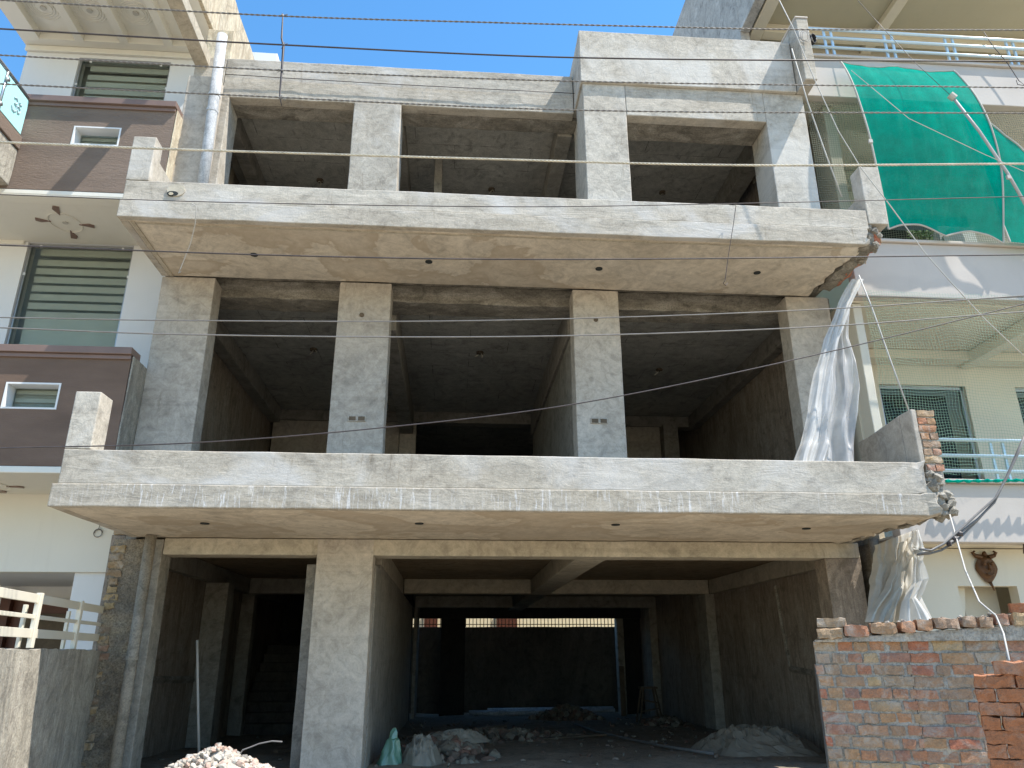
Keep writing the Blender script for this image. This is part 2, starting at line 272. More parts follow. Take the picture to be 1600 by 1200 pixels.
# ---------------------------------------------------------------- mesh helpers
class MB:
    def __init__(s): s.v = []; s.f = []
    def add(s, vs, fs):
        b = len(s.v); s.v += [Vector(v) for v in vs]; s.f += [[b+i for i in f] for f in fs]; return s
    def box(s, x0, x1, y0, y1, z0, z1):
        return s.add([(x, y, z) for z in (z0, z1) for y in (y0, y1) for x in (x0, x1)],
                     [(0, 2, 3, 1), (4, 5, 7, 6), (0, 1, 5, 4), (2, 6, 7, 3), (0, 4, 6, 2), (1, 3, 7, 5)])
    def rbox(s, x0, x1, y0, y1, z0, z1, st=0.12, amp=0.006, fr=2.2, fn=None):
        """box with subdivided, slightly wavy hand-made faces"""
        nx, ny, nz = [max(1, min(90, round((b-a)/st))) for a, b in ((x0, x1), (y0, y1), (z0, z1))]
        idx = {}; vs = []; fs = []
        def V(i, j, k):
            if (i, j, k) not in idx:
                p = Vector((x0+(x1-x0)*i/nx, y0+(y1-y0)*j/ny, z0+(z1-z0)*k/nz))
                q = p + noise.noise_vector(p*fr)*amp + noise.noise_vector(p*fr*4.3+Vector((9, 3, 5)))*amp*0.35
                if fn: q = fn(q)
                idx[(i, j, k)] = len(vs); vs.append(q)
            return idx[(i, j, k)]
        for i in range(nx):
            for j in range(ny):
                fs.append((V(i, j, 0), V(i, j+1, 0), V(i+1, j+1, 0), V(i+1, j, 0)))
                fs.append((V(i, j, nz), V(i+1, j, nz), V(i+1, j+1, nz), V(i, j+1, nz)))
        for i in range(nx):
            for k in range(nz):
                fs.append((V(i, 0, k), V(i+1, 0, k), V(i+1, 0, k+1), V(i, 0, k+1)))
                fs.append((V(i, ny, k), V(i, ny, k+1), V(i+1, ny, k+1), V(i+1, ny, k)))
        for j in range(ny):
            for k in range(nz):
                fs.append((V(0, j, k), V(0, j, k+1), V(0, j+1, k+1), V(0, j+1, k)))
                fs.append((V(nx, j, k), V(nx, j+1, k), V(nx, j+1, k+1), V(nx, j, k+1)))
        return s.add(vs, fs)
    def obox(s, c, d, l, t, h, amp=0.0, seg=2, tilt=0.0):
        """oriented box: centre c, direction d (xy unit), length l, thickness t, height h, with worn corners"""
        d = Vector((d[0], d[1], 0)).normalized(); e = Vector((-d.y, d.x, 0)); u = Vector((0, 0, 1))
        if tilt: d = (d + u*tilt).normalized(); u = d.cross(e).normalized()
        vs = []; fs = []; idx = {}
        N = (max(1, seg*2), seg, seg); seed = Vector((random.random()*50, random.random()*50, 0))
        def V(i, j, k):
            if (i, j, k) not in idx:
                a, b, g = i/N[0]-0.5, j/N[1]-0.5, k/N[2]-0.5
                corner = sum(1 for q in (a, b, g) if abs(q) > 0.49)
                sh = 1 - (0.025 if corner >= 2 else 0)*(1 if amp else 0)
                p = Vector(c)+d*(a*l*sh)+e*(b*t*sh)+u*(g*h*(sh-(0.03 if corner == 3 and amp else 0)))
                if amp: p += noise.noise_vector(p*17+seed)*amp
                idx[(i, j, k)] = len(vs); vs.append(p)
            return idx[(i, j, k)]
        nx, ny, nz = N
        for i in range(nx):
            for j in range(ny):
                fs.append((V(i, j, 0), V(i, j+1, 0), V(i+1, j+1, 0), V(i+1, j, 0))); fs.append((V(i, j, nz), V(i+1, j, nz), V(i+1, j+1, nz), V(i, j+1, nz)))
            for k in range(nz):
                fs.append((V(i, 0, k), V(i+1, 0, k), V(i+1, 0, k+1), V(i, 0, k+1))); fs.append((V(i, ny, k), V(i, ny, k+1), V(i+1, ny, k+1), V(i+1, ny, k)))
        for j in range(ny):
            for k in range(nz):
                fs.append((V(0, j, k), V(0, j, k+1), V(0, j+1, k+1), V(0, j+1, k))); fs.append((V(nx, j, k), V(nx, j+1, k), V(nx, j+1, k+1), V(nx, j, k+1)))
        return s.add(vs, fs)
    def tube(s, pts, r, n=8, cap=True):
        pts = [Vector(p) for p in pts]; rs = r if isinstance(r, list) else [r]*len(pts); rings = []
        up = Vector((0.12, 0.31, 0.94)).normalized()
        vs = []; fs = []
        for i, p in enumerate(pts):
            t = (pts[min(i+1, len(pts)-1)]-pts[max(i-1, 0)]).normalized()
            a = t.cross(up)
            if a.length < 0.05: a = t.cross(Vector((1, 0, 0)))
            a.normalize(); b = t.cross(a).normalized(); up = -b if False else up
            for k in range(n):
                q = 2*PI*k/n; vs.append(p+a*math.cos(q)*rs[i]+b*math.sin(q)*rs[i])
        for i in range(len(pts)-1):
            for k in range(n):
                fs.append((i*n+k, i*n+(k+1) % n, (i+1)*n+(k+1) % n, (i+1)*n+k))
        if cap: fs.append(tuple(range(n-1, -1, -1))); fs.append(tuple((len(pts)-1)*n+k for k in range(n)))
        return s.add(vs, fs)
    def grid(s, fn, nu, nv):
        vs = [fn(i/nu, j/nv) for j in range(nv+1) for i in range(nu+1)]
        fs = [(j*(nu+1)+i, j*(nu+1)+i+1, (j+1)*(nu+1)+i+1, (j+1)*(nu+1)+i) for j in range(nv) for i in range(nu)]
        return s.add(vs, fs)
    def rock(s, c, r, flat=0.7):
        bm = bmesh.new(); bmesh.ops.create_icosphere(bm, subdivisions=1, radius=1.0)
        sd = Vector((random.random()*90, random.random()*90, 3)); rot = Matrix.Rotation(random.random()*6, 3, 'Z') @ Matrix.Rotation(random.random()*3, 3, 'X')
        vs = []
        for v in bm.verts:
            p = v.co*(1+0.55*noise.noise(v.co*1.3+sd)); p = Vector((p.x*r, p.y*r*0.8, p.z*r*flat)); vs.append(rot @ p+Vector(c))
        s.add(vs, [[q.index for q in f.verts] for f in bm.faces]); bm.free(); return s
    def prism(s, poly, d):
        """poly = list of 3D points (planar), extruded by vector d"""
        n = len(poly); d = Vector(d); vs = [Vector(p) for p in poly]+[Vector(p)+d for p in poly]
        return s.add(vs, [tuple(range(n-1, -1, -1)), tuple(range(n, 2*n))]+[(i, (i+1) % n, n+(i+1) % n, n+i) for i in range(n)])
    def build(s, name, mat, parent=None, smooth=False, bevel=0.0, sub=0, **tags):
        me = bpy.data.meshes.new(name); me.from_pydata([tuple(v) for v in s.v], [], s.f); me.update()
        bm = bmesh.new(); bm.from_mesh(me); bmesh.ops.recalc_face_normals(bm, faces=bm.faces); bm.to_mesh(me); bm.free()
        o = bpy.data.objects.new(name, me); COL.objects.link(o); me.materials.append(M[mat] if isinstance(mat, str) else mat)
        if smooth:
            for p in me.polygons: p.use_smooth = True
        if bevel:
            b = o.modifiers.new('bevel', 'BEVEL'); b.width = bevel; b.segments = 2; b.limit_method = 'ANGLE'; b.angle_limit = math.radians(50)
        if sub:
            b = o.modifiers.new('sub', 'SUBSURF'); b.levels = sub; b.render_levels = sub
        if parent: o.parent = parent
        for k, v in tags.items(): o[k] = v
        return o
def thing(name, label, cat, loc=(0, 0, 0), group=None):
    o = bpy.data.objects.new(name, None); COL.objects.link(o); o['label'] = label; o['category'] = cat
    o.empty_display_size = 0.2
    if group: o['group'] = group
    return o
def rb(name, mat, parent, *a, bevel=0.01, **kw): return MB().rbox(*a, **kw).build(name, mat, parent, bevel=bevel)
def bx(name, mat, parent, *a, bevel=0.004): return MB().box(*a).build(name, mat, parent, bevel=bevel)

# ================================================================ GROUND
MB().grid(lambda u, v: Vector((-120+240*u, -120+240*v, -0.01)), 4, 4).build('street', 'street', kind='structure')
def lane(u, v):
    x, y = -8+16*u, 1.0+5.9*v
    return Vector((x, y, 0.03+0.05*noise.noise(Vector((x*1.2, y*1.2, 0)))))
MB().grid(lane, 60, 26).build('dirt_verge', 'street', kind='structure')
def flo(u, v):
    x, y = -3.9+9*u, 8.9+13.0*v
    z = 0.42-0.27*min(1, max(0, (y-9)/12.0)) + 0.03*noise.noise(Vector((x*1.5, y*1.5, 4)))+0.012*noise.noise(Vector((x*7, y*7, 4)))
    return Vector((x, y, z))
MB().grid(flo, 90, 120).build('ground', 'floor', kind='structure')
MB().rbox(-3.9, 5.1, 8.88, 9.02, -0.05, 0.40, st=0.2, amp=0.015).build('plinth', 'rough', kind='structure')

# ================================================================ UNFINISHED BUILDING
B = thing('unfinished_building', 'three storey unfinished grey concrete building with open bays and two jutting balconies', 'building')
# --- ground floor
rb('column', 'conc_col', B, -1.56, -0.915, 8.993, 9.30, 0.2, 2.876, st=0.1, amp=0.004)
rb('column', 'gwall', B, 4.50, 4.95, 9.0, 9.3, 0.2, 2.688)
rb('column', 'icol', B, -3.44, -3.29, 9.0, 9.3, 0.2, 2.86, amp=0.003)
def pier_fn(q):
    if q.z > 2.7: return q
    return q + Vector((0.02*noise.noise(q*9), -abs(0.03*noise.noise(q*6)), 0))
rb('rough_pier', 'pier', B, -3.83, -3.445, 8.97, 9.32, 0.0, 2.86, st=0.05, amp=0.012, fr=6, fn=pier_fn)
eb = MB()
for k in range(26):
    z_ = 2.74-0.088*k; x_ = -3.755+random.uniform(-.012, .012)
    if random.random() < 0.72: eb.obox((x_, 8.997, z_), (1, 0), random.choice((0.10, 0.10, 0.16)), 0.09, 0.07, amp=0.02, seg=3)
eb.build('exposed_brickwork', 'pierbrick', B, kind='stuff')
rb('front_beam', 'beam', B, -3.285, 4.95, 9.0, 9.3, 2.69, 2.877, amp=0.004)
rb('wall', 'gwall', B, -4.02, -3.86, 9.33, 21.0, -0.1, 2.95, st=0.3)
rb('wall', 'gwall', B, 5.06, 5.19, 9.31, 21.0, -0.1, 2.95, st=0.3)
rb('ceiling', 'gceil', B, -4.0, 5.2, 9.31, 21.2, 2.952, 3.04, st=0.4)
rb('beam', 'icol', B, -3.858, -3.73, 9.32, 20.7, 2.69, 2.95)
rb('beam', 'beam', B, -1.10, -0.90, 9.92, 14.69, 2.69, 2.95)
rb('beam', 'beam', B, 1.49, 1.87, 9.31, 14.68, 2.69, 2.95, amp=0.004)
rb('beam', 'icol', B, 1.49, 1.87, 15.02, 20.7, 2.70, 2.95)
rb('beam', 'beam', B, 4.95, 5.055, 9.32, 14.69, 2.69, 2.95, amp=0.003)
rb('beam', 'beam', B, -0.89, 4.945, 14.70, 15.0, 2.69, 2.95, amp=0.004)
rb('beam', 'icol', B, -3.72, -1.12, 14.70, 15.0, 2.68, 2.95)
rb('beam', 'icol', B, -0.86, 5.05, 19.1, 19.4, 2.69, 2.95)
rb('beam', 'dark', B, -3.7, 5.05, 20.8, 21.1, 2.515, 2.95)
rb('column', 'icol', B, 4.87, 5.055, 14.74, 15.35, 0.1, 2.688)
rb('column', 'icol', B, 4.87, 5.055, 19.12, 19.6, 0.0, 2.688)
rb('column', 'icol', B, 4.42, 4.60, 20.9, 21.2, 0.0, 2.512)
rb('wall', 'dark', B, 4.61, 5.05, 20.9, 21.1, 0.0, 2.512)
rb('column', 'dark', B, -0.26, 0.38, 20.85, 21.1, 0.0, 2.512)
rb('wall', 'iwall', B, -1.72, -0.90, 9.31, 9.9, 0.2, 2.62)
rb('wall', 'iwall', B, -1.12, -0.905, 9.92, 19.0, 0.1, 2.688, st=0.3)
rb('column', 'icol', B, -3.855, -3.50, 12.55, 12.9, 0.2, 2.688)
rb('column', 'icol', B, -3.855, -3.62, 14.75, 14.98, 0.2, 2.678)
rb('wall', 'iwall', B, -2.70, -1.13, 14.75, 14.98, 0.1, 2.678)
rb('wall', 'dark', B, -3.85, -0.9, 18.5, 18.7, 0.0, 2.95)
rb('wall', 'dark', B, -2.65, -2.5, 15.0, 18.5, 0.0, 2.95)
rb('wall', 'iwall', B, -0.9, -0.82, 19.41, 20.8, 0.0, 2.95)
st = MB()
for k in range(9): st.rbox(-3.84, -2.66, 15.1+0.26*k, 15.1+0.26*(k+1)+0.02, 0.1, 0.45+0.17*k, st=0.4, amp=0.004)
st.build('staircase', 'rearw', B, bevel=0.01)
ch = MB()
a, b, c = PX(1212, 915, 5.05), PX(1236, 1045, 5.05), PX(1283, 1054, 5.05)
ch.tube([a, (a+b)/2+Vector((0, 0.02, 0)), b], 0.03, 5); ch.tube([b, (b+c)/2, c], 0.045, 5)
ch.build('plaster_chase', 'rough', B)
ch = MB(); a, b = PX(222, 1062, -3.86), PX(300, 1062, -3.86)
ch.tube([a, (a+b)/2, b], 0.05, 5); ch.build('plaster_chase', 'rough', B)
# --- lower balcony
def brk(q, x0=4.55, x1=4.82):
    t = (q.x-x0)/(x1-x0)
    if t > 0:
        t = min(1, t); e = noise.noise(q*7)*0.14+noise.noise(q*19)*0.05
        q = q+Vector((t*(e-0.02), t*noise.noise(q*9+Vector((3, 1, 2)))*0.05, t*noise.noise(q*8+Vector((7, 1, 2)))*0.05))
    return q
rb('balcony_slab', 'soffit', B, -3.63, 4.80, 7.14, 8.99, 2.88, 2.95, st=0.1, amp=0.005, fn=brk)
rb('slab_edge', 'splash', B, -3.66, 4.80, 7.08, 7.16, 2.878, 3.09, st=0.045, amp=0.005, fn=brk)
rb('slab_edge', 'conc_h', B, -3.66, -3.56, 7.165, 8.99, 2.876, 3.09, amp=0.003)
rb('parapet', 'conc_h', B, -3.625, 4.79, 7.11, 7.24, 3.092, 3.42, st=0.06, amp=0.005, fn=brk)
rb('slab_fill', 'rough', B, -3.55, 4.7, 7.17, 8.99, 2.955, 3.10, st=0.3)
rb('corner_post', 'conc', B, -3.625, -3.39, 7.112, 7.38, 3.424, 3.985, st=0.08, amp=0.004)
pb = MB().prism([(4.70, 7.34, 3.42), (4.70, 8.20, 3.42), (4.70, 8.20, 3.93), (4.70, 7.98, 3.93), (4.70, 7.34, 3.985)], (0.2, 0, 0))
pb.build('side_parapet', 'conc_col', B, bevel=0.012)
rb('side_parapet_plaster', 'conc_col', B, 4.70, 4.755, 7.115, 7.335, 3.42, 3.985, amp=0.003)
br_ = MB(); mz = MB().box(4.76, 4.93, 7.13, 7.33, 3.2, 3.97)
for k in range(8):
    z = 3.945-0.082*k
    if k % 2 == 0: br_.obox((4.855+random.uniform(-.008, .008), 7.17, z), (1, 0), 0.185, 0.11, 0.066, amp=0.011, seg=3)
    else:
        for xx in (4.808, 4.905): br_.obox((xx, 7.17, z), (1, 0), 0.088, 0.11, 0.066, amp=0.011, seg=3)
br_.build('exposed_bricks', 'brick', B); mz.build('mortar_core', 'mortar', B)
bk = MB()
for k in range(46):
    z = random.uniform(2.88, 3.36); xx = 4.79+0.14*random.random()+(0.08 if z < 3.15 else 0); bk.rock((xx-0.04, random.uniform(7.12, 7.3), z), random.uniform(0.03, 0.085), 0.9)
for k in range(40):
    y = random.uniform(7.3, 8.9); bk.rock((4.80+random.uniform(-.05, .05), y, random.uniform(2.89, 3.0)), random.uniform(0.03, 0.07), 0.7)
bk.rbox(4.77, 4.90, 7.12, 8.95, 2.885, 3.06, st=0.05, amp=0.04, fr=7); bk.rbox(4.78, 4.90, 7.13, 7.3, 3.0, 3.36, st=0.04, amp=0.04, fr=8)
bk.build('broken_edge', 'rough', B)
# --- first floor
for x0, x1 in ((-3.81, -3.14), (-1.55, -0.88), (1.52, 2.14), (4.46, 5.06)):
    rb('column', 'conc_col', B, x0, x1, 9.0, 9.3, 3.1, 6.208, st=0.1, amp=0.004)
rb('front_beam', 'rough', B, -3.76, 5.07, 9.305, 9.72, 6.09, 6.35, st=0.05, amp=0.016, fr=4)
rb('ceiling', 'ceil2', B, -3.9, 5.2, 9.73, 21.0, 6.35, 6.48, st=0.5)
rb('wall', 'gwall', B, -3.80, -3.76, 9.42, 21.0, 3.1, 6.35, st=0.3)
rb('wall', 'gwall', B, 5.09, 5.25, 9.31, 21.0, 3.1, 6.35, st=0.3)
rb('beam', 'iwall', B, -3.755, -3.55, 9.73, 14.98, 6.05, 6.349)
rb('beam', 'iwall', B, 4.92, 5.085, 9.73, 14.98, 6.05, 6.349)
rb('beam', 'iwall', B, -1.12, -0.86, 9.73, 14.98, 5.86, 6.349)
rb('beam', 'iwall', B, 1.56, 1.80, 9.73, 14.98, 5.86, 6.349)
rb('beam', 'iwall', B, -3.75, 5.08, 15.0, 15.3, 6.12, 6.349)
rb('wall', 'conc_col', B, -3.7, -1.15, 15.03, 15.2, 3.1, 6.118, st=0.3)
rb('wall', 'conc_col', B, -1.14, -0.80, 15.02, 15.25, 3.1, 6.118, st=0.3)
rb('wall', 'conc_col', B, 1.75, 4.30, 15.03, 15.2, 3.1, 6.118, st=0.3)
rb('column', 'iwall', B, 4.31, 4.62, 14.8, 15.2, 3.1, 6.118, st=0.3)
rb('wall', 'icol', B, 1.60, 1.75, 9.8, 14.98, 3.1, 5.858, st=0.3)
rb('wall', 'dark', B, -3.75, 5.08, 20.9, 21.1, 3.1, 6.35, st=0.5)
rb('floor_slab', 'rough', B, -3.75, 5.08, 9.0, 21.0, 3.045, 3.13, st=0.5)
rb('floor_slab', 'rough', B, -3.86, 5.08, 8.985, 21.0, 6.49, 6.56, st=0.6)
rb('floor_slab', 'rough', B, -3.80, 5.05, 8.98, 9.75, 6.355, 6.485, st=0.3)
# --- upper balcony
rb('balcony_slab', 'soffit', B, -3.79, 4.84, 7.62, 8.99, 6.213, 6.29, st=0.1, amp=0.005, fn=lambda q: brk(q, 4.6, 4.9))
rb('slab_edge', 'conc_h', B, -3.81, 4.90, 7.575, 7.66, 6.205, 6.425, st=0.05, amp=0.005, fn=lambda q: brk(q, 4.7, 4.95) if q.z < 6.36 else q)
rb('slab_edge', 'conc_h', B, -3.812, -3.72, 7.665, 8.99, 6.205, 6.425, amp=0.003)
rb('parapet', 'conc_h', B, -3.795, 4.93, 7.59, 7.72, 6.427, 6.69, st=0.08, amp=0.005)
rb('slab_fill', 'rough', B, -3.7, 4.8, 7.67, 8.99, 6.295, 6.43, st=0.3)
rb('drip_groove', 'beam', B, -3.70, -3.66, 7.68, 8.98, 6.20, 6.214, bevel=0)
rb('drip_groove', 'beam', B, -3.64, 4.6, 7.70, 7.73, 6.203, 6.214, bevel=0)
rb('corner_post', 'conc', B, -3.80, -3.545, 7.588, 7.80, 6.694, 7.29, st=0.08, amp=0.005)
rb('side_parapet', 'conc', B, -3.72, -3.55, 7.805, 8.99, 6.43, 7.085, st=0.1, amp=0.005)
rb('corner_post', 'conc', B, 4.935, 5.185, 7.585, 7.80, 6.50, 7.32, st=0.06, amp=0.008)
rb('side_parapet', 'conc', B, 4.98, 5.16, 7.805, 8.3, 6.43, 7.0, st=0.1, amp=0.005)
bk = MB(); bb = MB()
for k in range(50):
    t = random.random(); bk.rock((4.86+0.22*random.random()*(1-t*.3), 7.62+1.25*t*random.random(), random.uniform(6.22, 6.46)), random.uniform(0.03, 0.08), 0.8)
for k in range(16):
    t = k/16; bb.rock((5.02+random.uniform(-.05, .08)-0.05*t, 7.63+1.1*t, random.uniform(6.22, 6.42)), random.uniform(0.03, 0.06), 0.6)
bk.rbox(4.84, 5.02, 7.63, 8.8, 6.215, 6.42, st=0.05, amp=0.04, fr=7); bk.build('broken_edge', 'rough', B); bb.rbox(5.0, 5.06, 7.62, 8.7, 6.23, 6.40, st=0.05, amp=0.03, fr=9); bb.build('exposed_bricks', 'brick', B)
# --- second floor and roof line
for x0, x1 in ((-3.86, -3.31), (-1.555, -0.885)):
    rb('column', 'conc', B, x0, x1, 8.985, 9.44, 6.5, 9.082, st=0.1, amp=0.004)
rb('pilaster', 'conc_col', B, -3.84, -3.40, 8.80, 8.98, 6.5, 9.25, amp=0.004)
rb('column', 'conc', B, 1.70, 2.2, 9.02, 9.44, 6.5, 9.08)
rb('roof_parapet', 'conc_h', B, -3.42, 1.63, 9.0, 9.17, 9.086, 9.765, st=0.07, amp=0.006)
rb('roof_parapet', 'conc', B, -3.86, -3.425, 9.0, 9.3, 9.086, 9.765, amp=0.004)
rb('beam', 'rough', B, -3.85, 5.0, 9.175, 9.46, 9.084, 9.42, st=0.06, amp=0.014, fr=4)
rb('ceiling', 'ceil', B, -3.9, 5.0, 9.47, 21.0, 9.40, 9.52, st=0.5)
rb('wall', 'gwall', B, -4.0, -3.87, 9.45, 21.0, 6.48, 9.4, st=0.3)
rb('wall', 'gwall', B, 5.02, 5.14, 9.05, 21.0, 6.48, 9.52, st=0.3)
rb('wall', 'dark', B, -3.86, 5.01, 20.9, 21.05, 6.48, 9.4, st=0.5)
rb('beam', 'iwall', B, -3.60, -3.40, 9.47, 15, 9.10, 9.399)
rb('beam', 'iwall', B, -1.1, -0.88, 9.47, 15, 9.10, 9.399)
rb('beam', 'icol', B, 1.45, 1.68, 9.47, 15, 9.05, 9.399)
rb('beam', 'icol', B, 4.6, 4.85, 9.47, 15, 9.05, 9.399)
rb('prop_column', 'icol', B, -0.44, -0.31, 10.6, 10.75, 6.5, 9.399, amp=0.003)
rb('corner_block', 'conc', B, 1.67, 2.27, 8.45, 9.0, 6.5, 9.158, st=0.1, amp=0.005)
rb('corner_block', 'conc', B, 4.27, 4.86, 8.45, 9.0, 6.5, 9.158, st=0.1, amp=0.005)
rb('lintel', 'conc_h', B, 2.272, 4.268, 8.447, 8.62, 8.65, 9.158, st=0.1, amp=0.004)
rb('beam', 'rough', B, 2.272, 4.268, 8.625, 9.0, 8.66, 9.158, st=0.06, amp=0.012)
rb('roof_parapet', 'conc', B, 1.64, 4.76, 8.40, 8.58, 9.16, 10.06, st=0.08, amp=0.005)
rb('roof_parapet', 'conc', B, 1.642, 1.80, 8.585, 9.4, 9.16, 10.055, amp=0.004)
rb('roof_slab', 'conc', B, 1.81, 4.75, 8.59, 9.4, 9.3, 9.5, amp=0.004)
rb('roof_stub', 'cside', B, -3.80, -3.42, 9.1, 9.35, 9.77, 10.38, amp=0.01)
# long lean beam running out to the street side over the neighbour
rb('projecting_beam', 'beam', B, -3.86, -3.66, 4.5, 9.36, 9.60, 9.80, st=0.15, amp=0.004)
rb('roof_slab', 'rough', B, -3.85, 4.75, 9.18, 21.0, 9.53, 9.62, st=0.6)

# pipes fixed to the face
def pipe(name, mat, pts, r, collars=()):
    o = MB().tube(pts, r, 14).build(name, mat, B, smooth=True)
    for t in collars:
        p = Vector(pts[0]).lerp(Vector(pts[-1]), t); d = (Vector(pts[-1])-Vector(pts[0])).normalized()
        MB().tube([p-d*0.02, p+d*0.02], r*1.16, 14).build('pipe_collar', mat, o)
pipe('drain_pipe', 'pvc', [(-3.36, 8.70, 6.6), (-3.39, 8.70, 8.3), (-3.43, 8.71, 9.90)], 0.07, (0.60, 0.68))
pipe('drain_pipe', 'pvcdull', [(-3.375, 8.83, 0.0), (-3.375, 8.83, 2.875)], 0.06, (0.55,))
pipe('drain_pipe', 'pvcdull', [(5.06, 8.83, 0.2), (5.05, 8.83, 2.9)], 0.062)
# fan boxes and wire ends hanging from the raw ceilings
for (a_, b_, z_) in ((490, 545, 6.345), (750, 550, 6.345), (1030, 577, 6.345), (500, 281, 9.395), (768, 295, 9.395), (1035, 300, 9.395)):
    c_ = PZ(a_, b_, z_); q_ = MB()
    q_.tube([c_, c_+Vector((0, 0, -0.03))], 0.06, 10); q_ = q_.build('fan_box', 'wood', B)
    w_ = MB()
    for k in range(5):
        d_ = Vector((random.uniform(-1, 1), random.uniform(-1, 1), random.uniform(-1.2, -0.2)))*0.09; w_.tube([c_, c_+d_*0.6+Vector((0.02, 0, 0)), c_+d_], 0.007, 4)
    w_.build('wire_ends', 'rope', q_)
# fittings in the plaster
for (x, y, z) in [tuple(PZ(a_, b_, 2.876)) for a_, b_ in ((320, 818), (655, 818), (962, 820), (1260, 826))]+[tuple(PZ(a_, b_, 6.209)) for a_, b_ in ((397, 398), (670, 409), (936, 420), (1183, 426))]:
    MB().tube([(x, y, z-0.006), (x, y, z+0.02)], 0.045, 16).build('light_hole', 'void', B)
for x, z in ((-1.21, 4.34), (1.805, 4.37)):
    o = bx('switch_box', 'mortar', B, x-0.11, x+0.11, 8.985, 9.02, z-0.035, z+0.035)
    MB().box(x-0.095, x-0.015, 8.981, 9.0, z-0.025, z+0.025).box(x+0.015, x+0.095, 8.981, 9.0, z-0.025, z+0.025).build('box_recess', 'wood', o)
for x, z in ((-1.24, 5.74), (1.82, 5.77)):
    MB().tube([(x, 8.985, z), (x, 9.03, z)], 0.03, 12).build('conduit_hole', 'wood', B)
h = P(270, 303, 7.585)
def disc(c, r0, zsq, seed, y):
    vs = [Vector((c.x+math.cos(q/18*2*PI)*r0*(1+.12*noise.noise(Vector((q, seed, 0)))), y, c.z+math.sin(q/18*2*PI)*r0*zsq*(1+.15*noise.noise(Vector((q*.7, seed, 3)))))) for q in range(18)]
    return MB().prism(vs, (0, 0.03, 0))
disc(h+Vector((0.03, 0, 0.05)), 0.10, 0.80, 3, 7.578).build('wet_patch', 'beam', B)
disc(h+Vector((0.0, 0, 0.0)), 0.062, 0.50, 5, 7.572).build('drain_hole', 'void', B)
disc(h+Vector((-0.015, 0, -0.006)), 0.026, 0.75, 8, 7.568).build('pipe_end', 'cside', B)

# ================================================================ LEFT HOUSE
L = thing('neighbour_house', 'white and cream house with brown textured balcony fronts and striped blinds on the left', 'house')
WY = 9.83
def wall_with_window(x0, x1, z0, z1, wx0, wx1, wz0, wz1):
    return MB().box(x0, wx0, WY, WY+0.2, z0, z1).box(wx1, x1, WY, WY+0.2, z0, z1).box(wx0, wx1, WY, WY+0.2, wz1, z1).box(wx0, wx1, WY, WY+0.2, z0, wz0)
wall_with_window(-9, -3.87, 3.75, 7.17, -6.06, -4.62, 4.7, 7.10).build('wall', 'white', L)
wall_with_window(-6.76, -3.87, 7.35, 10.54, -5.97, -4.585, 8.2, 10.38).build('wall', 'white', L)
bx('wall', 'cream', L, -9, -3.87, WY, WY+0.2, 2.57, 3.6)
bx('side_wall', 'cside', L, -4.07, -3.87, WY+0.205, 21, 0, 10.54)
bx('side_wall', 'white', L, -6.76, -6.56, WY+0.205, 21, 7.35, 10.54)
bx('side_wall', 'white', L, -12, -9.02, WY, 21, 0, 7.3)
def blind_window(wx0, wx1, wz0, wz1, y, solid=None):
    f = MB().box(wx0, wx0+0.03, y-0.012, y+0.04, wz0, wz1).box(wx1-0.03, wx1, y-0.012, y+0.04, wz0, wz1).box(wx0+0.03, wx1-0.03, y-0.012, y+0.04, wz1-0.03, wz1).build('window', 'steel', L)
    MB().box(wx0+0.03, wx1-0.03, y, y+0.006, wz0, wz1-0.03).build('pane', 'glass', f)
    s = MB(); z = wz1-0.10; s.box(wx0+0.12, wx1-0.05, y+0.085, y+0.12, wz1-0.13, wz1-0.03)
    while z > wz0:
        z -= 0.135
        if solid and solid[0] < z < solid[1]: continue
        s.box(wx0+0.10, wx1-0.06, y+0.10, y+0.104, z-0.05, z+0.045)
    s.build('blind', 'blind', f)
    if solid: MB().box(wx0+0.1, wx1-0.06, y+0.11, y+0.114, solid[0], solid[1]).build('blind_panel', 'blindlow', f)
    MB().box(wx0-0.3, wx1+0.3, y+0.30, y+0.35, wz0-0.3, wz1+0.2).build('room_shade', 'room', f)
    cl = MB()
    for xx in (wx0+0.16, wx1-0.16): cl.box(xx-0.015, xx+0.015, y-0.02, y, wz1-0.055, wz1-0.02)
    for xx in (wx0+0.02, wx1-0.02): cl.box(xx-0.015, xx+0.015, y-0.02, y, wz1-0.5, wz1-0.46)
    cl.build('glass_clip', 'white', f)
blind_window(-6.06, -4.62, 4.7, 7.10, WY+0.05, (5.55, 6.02))
blind_window(-5.97, -4.585, 8.2, 10.38, WY+0.05)
rb('cornice', 'cream', L, -6.78, -3.87, WY-0.05, WY, 10.44, 10.539, amp=0.001)
rb('cornice', 'cream', L, -9, -6.1, WY-0.04, WY, 7.05, 7.169, amp=0.001)
